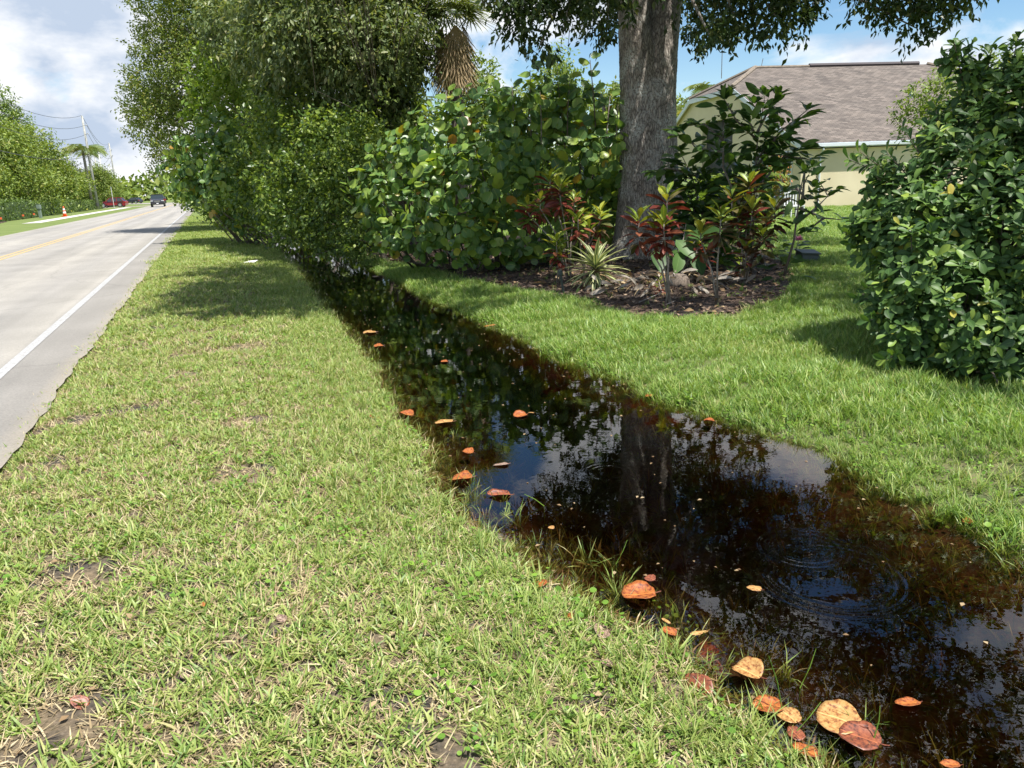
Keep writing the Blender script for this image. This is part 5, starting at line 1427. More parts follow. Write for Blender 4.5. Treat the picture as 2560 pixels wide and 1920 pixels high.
bp = N(n, 'ShaderNodeBump', {'Strength': .6, 'Distance': .02}); bp.invert = True; l.new(br.outputs['Fac'], bp.inputs['Height']); l.new(bp.outputs[0], b.inputs['Normal']); b.inputs['Roughness'].default_value = .9
MT['shingle'] = m
MT['fascia'] = plain('white_trim', (.66, .71, .76), .5, noise=.06, scale=2)
MT['glass'] = plain('dark_glass', (.035, .045, .055), .08)
MT['screen'] = plain('dark_screen', (.045, .045, .048), .8, noise=.2, scale=4)
MT['black_metal'] = plain('black_metal', (.02, .02, .022), .4)
D_, PIT, LEN, RIN, CL = 19.4, .435, 22.0, 2.5, 6.9
ZR = EAVE + PIT * (D_ / 2); ZC = EAVE + PIT * CL
WIN = .20                                              # wall inset under the eaves
wallz = EAVE - .18
mb = MB()
w0, w1, wd = WIN, LEN - WIN, D_ - WIN
mb.poly([hp(w0, WIN, HG - .2) - hl, hp(w1, WIN, HG - .2) - hl, hp(w1, WIN, wallz) - hl, hp(w0, WIN, wallz) - hl])
gap = (7.1, 11.0, 4.3)
zt = lambda d: EAVE - .12 + PIT * min(d, D_ - d)
# gable end wall with its tall screened opening left out
mb.poly([hp(w0, WIN, HG - .2) - hl, hp(w0, gap[0], HG - .2) - hl, hp(w0, gap[0], min(zt(gap[0]), ZC - .1)) - hl, hp(w0, CL, ZC - .1) - hl, hp(w0, WIN, zt(WIN)) - hl])
mb.poly([hp(w0, gap[0], gap[2]) - hl, hp(w0, gap[1], gap[2]) - hl, hp(w0, gap[1], ZC - .1) - hl, hp(w0, gap[0], ZC - .1) - hl])
mb.poly([hp(w0, gap[1], HG - .2) - hl, hp(w0, wd, HG - .2) - hl, hp(w0, wd, zt(wd)) - hl, hp(w0, D_ - CL, ZC - .1) - hl, hp(w0, gap[1], ZC - .1) - hl])
mb.poly([hp(w1, WIN, HG - .2) - hl, hp(w1, wd, HG - .2) - hl, hp(w1, wd, wallz) - hl, hp(w1, WIN, wallz) - hl])
mb.poly([hp(w0, wd, HG - .2) - hl, hp(w1, wd, HG - .2) - hl, hp(w1, wd, wallz) - hl, hp(w0, wd, wallz) - hl])
# recess walls
mb.poly([hp(w0, gap[0], HG - .2) - hl, hp(w0 + 2, gap[0], HG - .2) - hl, hp(w0 + 2, gap[0], gap[2]) - hl, hp(w0, gap[0], gap[2]) - hl])
mb.poly([hp(w0, gap[1], HG - .2) - hl, hp(w0 + 2, gap[1], HG - .2) - hl, hp(w0 + 2, gap[1], gap[2]) - hl, hp(w0, gap[1], gap[2]) - hl])
mb.poly([hp(w0, gap[0], gap[2]) - hl, hp(w0 + 2, gap[0], gap[2]) - hl, hp(w0 + 2, gap[1], gap[2]) - hl, hp(w0, gap[1], gap[2]) - hl])
mb.build('wall', MT['stucco'], hw)
MB().poly([hp(w0 + .25, gap[0], HG) - hl, hp(w0 + .25, gap[1], HG) - hl, hp(w0 + .25, gap[1], gap[2]) - hl, hp(w0 + .25, gap[0], gap[2]) - hl]).build('screen', MT['screen'], hw)
# roof planes with UVs in metres
def roof_obj(name, polys, parent):
    V, F, UV = [], [], []
    for pts, (o_, ex, ey) in polys:
        i0 = len(V)
        for q in pts:
            V.append(q - hl); UV.append((float(np.dot(q - o_, ex)), float(np.dot(q - o_, ey))))
        F.append(tuple(range(i0, i0 + len(pts))))
    me = bpy.data.meshes.new(name); me.from_pydata([tuple(map(float, v)) for v in V], [], F)
    ul = me.uv_layers.new(name='UVMap')
    for lp in me.loops:
        ul.data[lp.index].uv = UV[lp.vertex_index]
    me.materials.append(MT['shingle'])
    return link(bpy.data.objects.new(name, me), parent)
eyf = unit(E2 + np.array([0, 0, PIT])); eyb = unit(-E2 + np.array([0, 0, PIT])); pj = (ZR - ZC) / RIN
eyl = unit(E1 + np.array([0, 0, pj])); eyr = unit(-E1 + np.array([0, 0, PIT]))
RR = LEN - D_ / 2
T = .05
A_ = hp(0, 0, EAVE + T); B_ = hp(LEN, 0, EAVE + T); C_ = hp(LEN, D_, EAVE + T); Dd = hp(0, D_, EAVE + T)
K1 = hp(0, CL, ZC + T); K2 = hp(0, D_ - CL, ZC + T); R1 = hp(RIN, D_ / 2, ZR + T); R2_ = hp(RR, D_ / 2, ZR + T)
roof = roof_obj('roof', [([A_, B_, R2_, R1, K1], (A_, E1, eyf)), ([C_, Dd, K2, R1, R2_], (C_, -E1, eyb)), ([K1, R1, K2], (K1, E2, eyl)), ([B_, C_, R2_], (B_, E2, eyr))], hw)
MT['ridgecap'] = plain('ridge_cap_shingle', (.20, .165, .13), .9, noise=.25, scale=5)
MT['ridgevent'] = plain('ridge_vent', (.05, .04, .045), .7)
mb = MB(); up_ = np.array([0, 0, .03])
for a_, c_ in ((K1, R1), (K2, R1), (B_, R2_)):
    mb.tube([a_ + up_ - hl, c_ + up_ - hl], .10, 6)
mb.build('hip_cap', MT['ridgecap'], roof)
mb = MB(); q0 = hp(RIN, D_ / 2, ZR + .06); q1 = hp(RIN + 3.0, D_ / 2, ZR + .06); mb.tube([q0 - hl, q1 - hl], .09, 6); mb.build('ridge_cap', MT['ridgecap'], roof)
mb = MB(); mb.tube([hp(RIN + 3.0, D_ / 2, ZR + .10) - hl, hp(RR - .5, D_ / 2, ZR + .10) - hl], .12, 6); mb.build('ridge_vent', MT['ridgevent'], roof)
# soffits, fascia and gutter
def board(name, p, q, h, t, parent=hw, material='fascia', dz=0.0):
    p = p - hl; q = q - hl
    ax = unit(q - p); sd = unit(np.cross(ax, [0, 0, 1])) * t / 2
    v = np.array([0, 0, h])
    mb = MB(); o_ = np.array([0, 0, dz])
    mb.v = [tuple(x_) for x_ in (p - sd + o_, q - sd + o_, q + sd + o_, p + sd + o_, p - sd + v + o_, q - sd + v + o_, q + sd + v + o_, p + sd + v + o_)]
    mb.f = [(3, 2, 1, 0), (4, 5, 6, 7), (0, 1, 5, 4), (1, 2, 6, 5), (2, 3, 7, 6), (3, 0, 4, 7)]
    return mb.build(name, MT[material], parent)
board('fascia', hp(0, 0, EAVE - .14), hp(LEN, 0, EAVE - .14), .18, .05)
board('gutter', hp(.02, -.065, EAVE - .10), hp(LEN, -.065, EAVE - .10), .12, .075)
board('fascia', hp(0, 0, EAVE - .2), hp(0, CL, ZC - .2), .235, .05)
board('fascia', hp(0, CL, ZC - .2), hp(0, D_ - CL, ZC - .2), .235, .06)
board('fascia', hp(0, D_ - CL, ZC - .2), hp(0, D_, EAVE - .2), .235, .05)
MB().poly([hp(0.03, 0.03, EAVE - .13) - hl, hp(LEN, .03, EAVE - .13) - hl, hp(LEN, WIN, EAVE - .13) - hl, hp(.03, WIN, EAVE - .13) - hl]).build('soffit', MT['stucco'], hw)
mb = MB()
mb.poly([hp(.03, 0, EAVE - .08) - hl, hp(WIN, 0, EAVE - .08) - hl, hp(WIN, CL, ZC - .08) - hl, hp(.03, CL, ZC - .08) - hl])
mb.poly([hp(.03, CL, ZC - .08) - hl, hp(WIN, CL, ZC - .08) - hl, hp(WIN, D_ - CL, ZC - .08) - hl, hp(.03, D_ - CL, ZC - .08) - hl])
mb.poly([hp(.03, D_ - CL, ZC - .08) - hl, hp(WIN, D_ - CL, ZC - .08) - hl, hp(WIN, D_, EAVE - .08) - hl, hp(.03, D_, EAVE - .08) - hl])
mb.build('soffit', MT['stucco'], hw)
mb = MB(); mb.tube([hp(1.0, -.085, EAVE - .08) - hl, hp(1.0, -.06, EAVE - .2) - hl, hp(1.0, WIN - .06, EAVE - .45) - hl, hp(1.0, WIN - .06, HG + .1) - hl], .045, 8); mb.build('downspout', MT['fascia'], hw)
# vent pipe on the front slope
vp_ = hp(8.2, 4.9, EAVE + PIT * 4.9)
mb = MB(); mb.tube([vp_ - hl - [0, 0, .1], vp_ - hl + [0, 0, .45]], .09, 10); vpo = mb.build('vent_pipe', plain('blue_grey_pipe', (.35, .42, .48), .5), roof)
mb = MB(); mb.tube([hp(-.0, D_ / 2 - 1.5, ZC + .6) - hl, hp(-.0, D_ / 2 - 1.5, ZC + 3.0) - hl], .018, 5); mb.build('aerial_mast', MT['twig'], roof)
mb = MB(); mb.tube([hp(RIN + .3, D_ / 2, ZR) - hl, hp(RIN + .4, D_ / 2, ZR + .5) - hl], .015, 5); mb.build('lightning_rod', MT['twig'], roof)
# windows on the gable wall
def window(d0, d1, z0, z1, nv, nh):
    w = MB().poly([hp(w0 - .012, d0, z0) - hl, hp(w0 - .012, d1, z0) - hl, hp(w0 - .012, d1, z1) - hl, hp(w0 - .012, d0, z1) - hl]).build('window', MT['glass'], hw)
    mb = MB(); t = .07
    def bar(da, za, db, zb):
        mb.tube([hp(w0 - .03, da, za) - hl, hp(w0 - .03, db, zb) - hl], t / 1.6, 4)
    for k in range(nv + 1):
        dd = d0 + (d1 - d0) * k / nv; bar(dd, z0, dd, z1)
    for k in range(nh + 1):
        z_ = z0 + (z1 - z0) * k / nh; bar(d0, z_, d1, z_)
    mb.build('frame', MT['fascia'], w)
window(.95, 2.6, HG + .45, HG + 2.35, 2, 2)
window(3.2, 4.6, HG + .75, HG + 2.35, 2, 1)

# neighbouring blue house
NC = at(1640, 395, 58); nb_ = thing('neighbour_house', 'pale blue gabled neighbouring house partly behind the oak trunk', 'house', (NC[0], 58, 0))
g0 = at(1600, 400, 58); g1 = at(1760, 400, 58)
X0, X1 = -2.2, at(1745, 400, 58)[0] - NC[0]
wl_ = plain('blue_stucco', (.36, .45, .62), .8, noise=.06)
zE, zR = at(1690, 345, 58)[2], at(1740, 305, 58)[2]
mb = MB(); mb.box(((X0 + X1) / 2, 4, zE / 2), (X1 - X0, 8, zE)); mb.build('wall', wl_, nb_)
mb = MB()
mb.poly([(X0 - .6, -.6, zE - .1), (X1 + 1, -.6, zE + .35), (X1 + 1, 4, zR + .5), (X0 + 3, 4, zR + .2)]); mb.poly([(X1 + 1, -.6, zE + .35), (X1 + 4, 8, zE), (X1 + 1, 4, zR + .5)]); mb.poly([(X0 - .6, 8.6, zE), (X1 + 1, 8.6, zE), (X1 + 1, 4, zR + .5), (X0 + 3, 4, zR + .2)])
mb.build('roof', MT['ridgecap'], nb_)
mb = MB(); mb.tube([(X0 - .6, -.62, zE - .2), (X1 + 1, -.62, zE + .25)], .13, 4); mb.build('fascia', MT['fascia'], nb_)

# fence, bench and flowering shrub by the house
FY = 27.0
f0 = at(1890, 500, FY); f1 = at(2005, 500, FY); fz = hz(f0[0], FY)
fe = thing('metal_fence', 'low black metal picket fence by the house window', 'fence', (f0[0], FY, fz))
fl = f1[0] - f0[0]; fh = at(1940, 472, FY)[2] - fz
for z_ in (fh * .12, fh * .95):
    MB().box((fl / 2, 0, z_), (fl, .03, .03)).build('rail', MT['black_metal'], fe)
pm = None
for k in range(15):
    if pm is None:
        o = MB().box((0, 0, fh / 2), (.018, .018, fh)).build('picket', MT['black_metal'], fe); pm = o.data
    else:
        o = bpy.data.objects.new('picket', pm); link(o, fe)
    o.location = (fl * k / 14, 0, 0)
MB().box((fl + .03, 0, .75), (.06, .06, 1.5)).build('post', MT['black_metal'], fe)
bq = at(1985, 505, 26.4); bz = hz(bq[0], 26.4)
be = thing('garden_bench', 'white slatted garden bench end below the house window', 'bench', (bq[0], 26.4, bz), .3)
MTW = plain('white_metal', (.72, .74, .76), .4)
MB().box((0, 0, .40), (.55, .45, .04)).build('seat', MTW, be)
for k in range(5):
    MB().box((-.22 + .11 * k, .2, .62), (.035, .02, .42)).build('slat', MTW, be)
MB().box((0, .2, .84), (.55, .03, .05)).build('top_rail', MTW, be)
for sx in (-.25, .25):
    for sy in (-.2, .2):
        MB().box((sx, sy, .19), (.04, .04, .4)).build('leg', MTW, be)
bb = blob_px([(1935, 430, 26, 26), (1950, 450, 24, 26), (1915, 445, 22, 26), (1930, 470, 24, 26)], 26, 1)
tree('flowering_shrub', 'orange and yellow leaved shrub in front of the house window', 'shrub', bb, (bb[0][0], 26, hz(bb[0][0], 26)), 'diamond', MT['flower_shrub'], 40, 10, .16, .10, 178, .03, inner=.2)

# ================================================================== ACROSS THE STREET
def rp(s, t):
    p_ = road_pt(s, t); return np.array([p_[0], p_[1], 0.0])
rng = np.random.default_rng(200)
def street_crown(seed, H, W):
    """one crown and trunk mesh, metres, centred on the trunk"""
    rng = np.random.default_rng(seed)
    B = []
    for i in range(16):
        a_ = i * 2.4; f = i / 15
        z_ = H * (.30 + .62 * f); r_ = W * .5 * (1.05 - .75 * f ** 1.5) * rng.uniform(.45, .8)
        q = W * rng.uniform(.20, .30) * (1.1 - .4 * f)
        B.append((r_ * math.cos(a_), r_ * math.sin(a_), z_, q, q, q * .75))
    p, d, u, s, C = crown(B, rng, 1.9, 12, 1.0, .36, inner=.3, cull=.3, ragged=.25, up=.3)
    cm = leaf_mesh('street_crown', 'diamond', p, d, u, s, MT['street_leaf'], rng)
    mb = MB()
    for j in range(3):
        a_ = j * 2.1 + rng.uniform(0, 1)
        mb.tube([(0.1 * math.cos(a_), .1 * math.sin(a_), -.1), (.35 * math.cos(a_), .35 * math.sin(a_), H * .22), (1.0 * math.cos(a_), 1.0 * math.sin(a_), H * .45), (1.4 * math.cos(a_ + .3), 1.4 * math.sin(a_ + .3), H * .78)], [.14, .11, .08, .03], 7)
    limbs(mb, (0, 0, H * .3), [b_[:3] for b_ in B[::2]], .06, rng, 5)
    o = mb.build('trunk', MT['palebark']); tm = o.data
    bpy.data.objects.remove(o)
    return cm, tm
KINDS = [street_crown(201, 8.8, 7.8), street_crown(202, 10.0, 8.3), street_crown(203, 7.9, 7.3)]
def street_tree(s, t, kind, sc_, label, group=None, mat_=None):
    p_ = rp(s, t)
    root = thing('street_tree', label, 'tree', tuple(p_), rng.uniform(0, 6.28), group)
    for nm, me in zip(('crown', 'trunk'), KINDS[kind]):
        o = bpy.data.objects.new(nm, me); link(o, root)
        if nm == 'crown':
            o['kind'] = 'stuff'
    root.scale = (sc_, sc_, sc_ * rng.uniform(.95, 1.05))
    return root
ROWL = 'leafy green street tree with pale trunks behind the clipped hedge'
for k, (s, t, kd, sc_) in enumerate(((58, 22, 1, .72), (68, 20, 0, .86), (80, 20, 1, .66), (91, 20.5, 2, .95), (102, 19.5, 0, 1.1), (113, 20, 1, 1.02), (124, 19.5, 2, 1.25), (134, 20, 0, 1.0), (143, 19, 2, .9), (98, 28, 1, 1.0), (116, 27, 1, 1.05))):
    street_tree(s, t, kd, sc_, ROWL, 'street trees behind the hedge')
for k, (s, t, kd, sc_) in enumerate(((172, 17, 2, .9), (184, 18, 0, .85), (198, 17, 1, .75), (212, 18, 2, .95), (228, 17, 0, .9), (150, 34, 1, 1.0), (178, 34, 1, 1.1), (206, 32, 0, 1.1), (245, 16, 1, .9))):
    street_tree(s, t, kd, sc_, 'leafy street tree beyond the side street opening', 'street trees beyond the side street')
p_ = rp(131, 24)
bbs = [(p_[0] + dx, p_[1] + dy, z_, r_, r_, r_ * .9) for dx, dy, z_, r_ in ((0, 0, 13.5, 2.6), (1.2, 0, 11, 3), (-1.5, 0, 10.5, 3), (0, 1, 8, 3.4), (.4, 0, 15.3, 1.7), (-2.6, 0, 8.5, 2.4))]
tree('tall_tree', 'tallest dark green tree behind the first utility pole', 'tree', bbs, tuple(p_), 'diamond', MT['fig'], 2.4, 12, 1.0, .38, 210, .3, 'palebark', inner=.3)
feather_palm('royal_palm', 'palm with drooping part-yellow fronds right behind the first utility pole', rp(141, 15.6) + [0, 0, 9.0], rp(141, 15.6), 22, 4.2, 211, .22, leaflet=1.3, erect=.35)
feather_palm('royal_palm', 'slim distant palm beside the white poles at the road bend', rp(235, 13) + [0, 0, 13], rp(235, 13), 15, 3.6, 212, .2, leaflet=1.2, erect=.3)
# far wood closing the view
rng = np.random.default_rng(220)
P0, D0, U0, S0 = [], [], [], []
for i in range(60):
    a_ = -1.15 + 2.2 * i / 59
    R_ = rng.uniform(330, 400)
    if a_ > .12:
        R_ = rng.uniform(120, 160)
    cx, cy = R_ * math.sin(a_), R_ * math.cos(a_)
    w_ = R_ * .05; h_ = rng.uniform(7, 12) * (1 if a_ < .12 else .75)
    n_ = 420
    v = rand_dirs(rng, n_)
    P0.append(np.stack([cx + v[:, 0] * w_, cy + v[:, 1] * w_ * .5, np.abs(v[:, 2]) * h_ * rng.uniform(.6, 1.1, n_)], -1))
    D0.append(rand_dirs(rng, n_)); U0.append(unit(v + [0, 0, .6])); S0.append(rng.uniform(1.6, 3.2, n_) * R_ / 330)
leaf_obj('far_wood', None, 'fat', *map(np.concatenate, (P0, D0, U0, S0)), MT['street_leaf'], rng)

# clipped hedge blocks
def hedge(s0, s1, t, w, h, label, group, seed):
    rng = np.random.default_rng(seed)
    c = rp((s0 + s1) / 2, t)
    root = thing('clipped_hedge', label, 'hedge', tuple(c), RA, group)
    L = s1 - s0; n_ = int(L * 170)
    f = rng.integers(0, 3, n_)
    x_ = rng.uniform(-w / 2, w / 2, n_); y_ = rng.uniform(-L / 2, L / 2, n_); z_ = rng.uniform(.05, h, n_)
    x_ = np.where(f == 0, w / 2 * rng.choice([-1, 1], n_), x_); z_ = np.where(f == 1, h, z_); y_ = np.where((f == 2) & (rng.random(n_) < .3), L / 2 * rng.choice([-1, 1], n_), y_)
    pos = np.stack([x_, y_, z_], -1) + rng.normal(0, .05, (n_, 3))
    nrm = np.stack([np.where(f == 0, np.sign(x_), 0), 0 * x_, np.where(f == 1, 1.0, .3)], -1) + rng.normal(0, .5, (n_, 3))
    leaf_obj('foliage', root, 'fat', pos, rand_dirs(rng, n_), unit(nrm), rng.uniform(.14, .26, n_), MT['hedge'], rng)
    MB().box((0, 0, h * .47), (w * .86, L * .97, h * .9)).build('core', MT['hedge'], root)
hl_ = [(74, 80.5, 1.65), (81, 91.5, 1.75), (92, 97, 1.5), (98, 108, 1.6), (108.5, 119, 1.5), (119.5, 131, 1.5), (131.5, 150, 1.4)]
for k, (a_, c_, h_) in enumerate(hl_):
    hedge(a_, c_, 15.8, 1.3, h_, 'clipped box hedge block under the street trees', 'hedge blocks before the side street', 230 + k)
hedge(171, 196, 15.5, 1.3, 1.4, 'long clipped hedge beyond the side street behind the pickup', None, 240)
bb = [(q[0], q[1], z_, 1.3, 1.3, 1.1) for q, z_ in ((rp(66, 15.5), .9), (rp(68.5, 15.8), 1.2), (rp(64, 16.2), 1.3), (rp(66.5, 16.6), 2.2))]
tree('rounded_shrub', 'loose rounded bright green shrub at the near end of the hedge', 'shrub', bb, tuple(rp(66.5, 16)), 'fat', MT['fig'], 10, 10, .35, .2, 245, .06, inner=.3)
MB().poly([rp(60, 13.6) + [0, 0, .02], rp(70, 13.8) + [0, 0, .02], rp(80, 15.0) + [0, 0, .02], rp(80, 18) + [0, 0, .02], rp(60, 19) + [0, 0, .02]]).build('mulch_strip', bpy.data.materials['mulch'])['kind'] = 'structure'
for s0, s1, t0, t1 in ((77.5, 78.3, 12.6, 13.4), ):
    pass

# ---- utility poles and lines
MT['pole'] = plain('weathered_pole', (.34, .34, .31), .8, noise=.25, scale=2)
MT['pole_white'] = plain('concrete_pole', (.60, .60, .57), .7, noise=.1, scale=2)
MT['pole_dark'] = plain('dark_sleeve', (.06, .065, .06), .6)
MT['insul'] = plain('insulator', (.62, .63, .62), .35)
PO = [(58, 16.5, 13.0), (139, 14.6, 13.9), (200, 14.0, 13.5), (244, 9.0, 13.0), (285, 3.0, 13.0)]
plab = ['grey utility pole standing off the hedge end', 'weathered grey utility pole beside the driveway hedge with dark base sleeve', 'leaning grey utility pole just past the side street', 'grey utility pole behind the pickup roof', 'far grey utility pole at the road bend']
tops = []
for k, (s, t, h_) in enumerate(PO):
    p_ = rp(s, t); lean = np.array([-.004, 0, 0]) * h_ if k else np.zeros(3)
    root = thing('utility_pole', plab[k], 'pole', tuple(p_))
    tp = lean + np.array([0, 0, h_])
    MB().tube([(0, 0, -.3), tuple(tp * .5), tuple(tp)], [.24, .19, .14], 10).build('shaft', MT['pole'], root, smooth=True)
    MB().tube([(0, 0, .5), (0, 0, 1.0)], .255, 10).build('sleeve', MT['pole_dark'], root)
    tl = []
    for j, dz in enumerate((0, -1.25, -2.5)):
        sd = np.array([.45 if j else .0, 0, 0]); q = tp + sd + np.array([0, 0, dz + (.12 if j == 0 else 0)])
        if j:
            MB().tube([tuple(tp + [0, 0, dz - .05]), tuple(q - [0, 0, .12])], .035, 6).build('bracket', MT['insul'], root)
        MB().lathe([(.05, -.14), (.09, -.10), (.05, -.06), (.09, -.02), (.04, .04)], tuple(q), 8).build('insulator', MT['insul'], root)
        tl.append(p_ + q)
    tl.append(p_ + tp + [0, 0, -h_ * .42])
    tops.append(tl)
MT['wire'] = plain('black_wire', (.05, .05, .055), .6)
for j in range(4):
    mb = MB()
    for k in range(len(tops) - 1):
        a_, c_ = tops[k][j], tops[k + 1][j]
        sag = (1.9, 1.9, 2.0, 1.2)[j] * (1.3 if k == 0 else 1)
        mb.tube([a_ * (1 - f) + c_ * f - np.array([0, 0, 4 * sag * f * (1 - f)]) for f in np.linspace(0, 1, 15)], .026 if j < 3 else .035, 5)
    tag(mb.build('power_line', MT['wire']), ['topmost black power line strung between the pole tops', 'middle black power line below the topmost one', 'third black power line down the utility poles', 'thick low cable slung half way up the utility poles'][j], 'wire')
for k, (s, t, h_) in enumerate(((232, 3.2 + 8, 14), (262, 1.5 + 8, 15), (252, 5 + 9, 14))):
    root = thing('street_light_pole', ['white concrete light pole at the bend behind the pickup', 'taller white concrete pole beside the bend', 'white pole among the far trees near the bend'][k], 'pole', tuple(rp(s, t)))
    MB().tube([(0, 0, -.2), (0, 0, h_)], [.22, .13], 8).build('shaft', MT['pole_white'], root, smooth=True)
    MB().tube([(0, 0, h_ - .3), (.9, -.3, h_ + .1), (1.8, -.6, h_ + .15)], .05, 6).build('arm', MT['pole_white'], root)
    MB().box((2.0, -.65, h_ + .12), (.6, .25, .12)).build('lamp_head', MT['pole_dark'], root)

# ---- cone, pedestal, marker flags, sign post
MT['orange'] = plain('orange_plastic', (.72, .10, .015), .45)
MT['white_band'] = plain('reflective_band', (.75, .76, .78), .35)
p_ = rp(91.5, 12.25)
co = thing('traffic_cone', 'orange traffic cone with two white bands on the verge across the road', 'cone', tuple(p_))
MB().box((0, 0, .03), (.5, .5, .06)).build('base', MT['orange'], co, bevel=.01)
MB().lathe([(.19, .05), (.155, .30), (.05, 1.0), (.035, 1.02)], (0, 0, 0), 14).build('body', MT['orange'], co, smooth=True)
MB().lathe([(.157, .32), (.131, .50)], (0, 0, 0), 14).build('band', MT['white_band'], co)
MB().lathe([(.115, .62), (.088, .80)], (0, 0, 0), 14).build('band', MT['white_band'], co)
p_ = rp(89.0, 14.0)
pd = thing('utility_pedestal', 'grey-green cable pedestal standing on the verge before the hedge', 'pedestal', tuple(p_))
MTP = plain('pedestal_green', (.20, .25, .21), .6, noise=.1)
MB().box((0, 0, .45), (.24, .24, .95)).build('post', MTP, pd, bevel=.02)
MB().box((0, 0, 1.08), (.34, .34, .42)).build('cap', MTP, pd, bevel=.03)
MT['flag_o'] = plain('orange_flag', (.85, .16, .06), .6); MT['flag_y'] = plain('yellow_flag', (.75, .70, .15), .6)
for k, (s, t, c_) in enumerate(((73.5, 14.2, 'o'), (84.0, 14.6, 'o'), (89.5, 14.7, 'o'), (93.5, 14.8, 'o'), (107, 14.6, 'o'), (101, 13.0, 'y'), (112, 12.8, 'y'))):
    root = thing('marker_flag', 'small orange marker flag stuck in the grass along the hedge' if c_ == 'o' else 'small yellow marker flag stuck in the verge past the cone', 'flag', tuple(rp(s, t)), rng.uniform(-.5, .5), 'orange marker flags' if c_ == 'o' else 'yellow marker flags')
    MB().tube([(0, 0, -.02), (0, 0, .5)], .008, 5).build('wire', MT['wire'], root)
    MB().box((.09, 0, .40), (.18, .012, .16)).build('flag', MT['flag_' + c_], root)
MT['sign_back'] = plain('sign_back', (.45, .50, .48), .5)
root = thing('marker_post', 'thin pale bare post standing beside the red car', 'post', tuple(rp(150, 13.4)), .9)
MB().tube([(0, 0, -.1), (0, 0, 3.4)], .05, 6).build('post', MT['insul'], root)
MB().lathe([(.06, 3.38), (.06, 3.46), (.02, 3.5)], (0, 0, 0), 8).build('cap', MT['sign_back'], root)

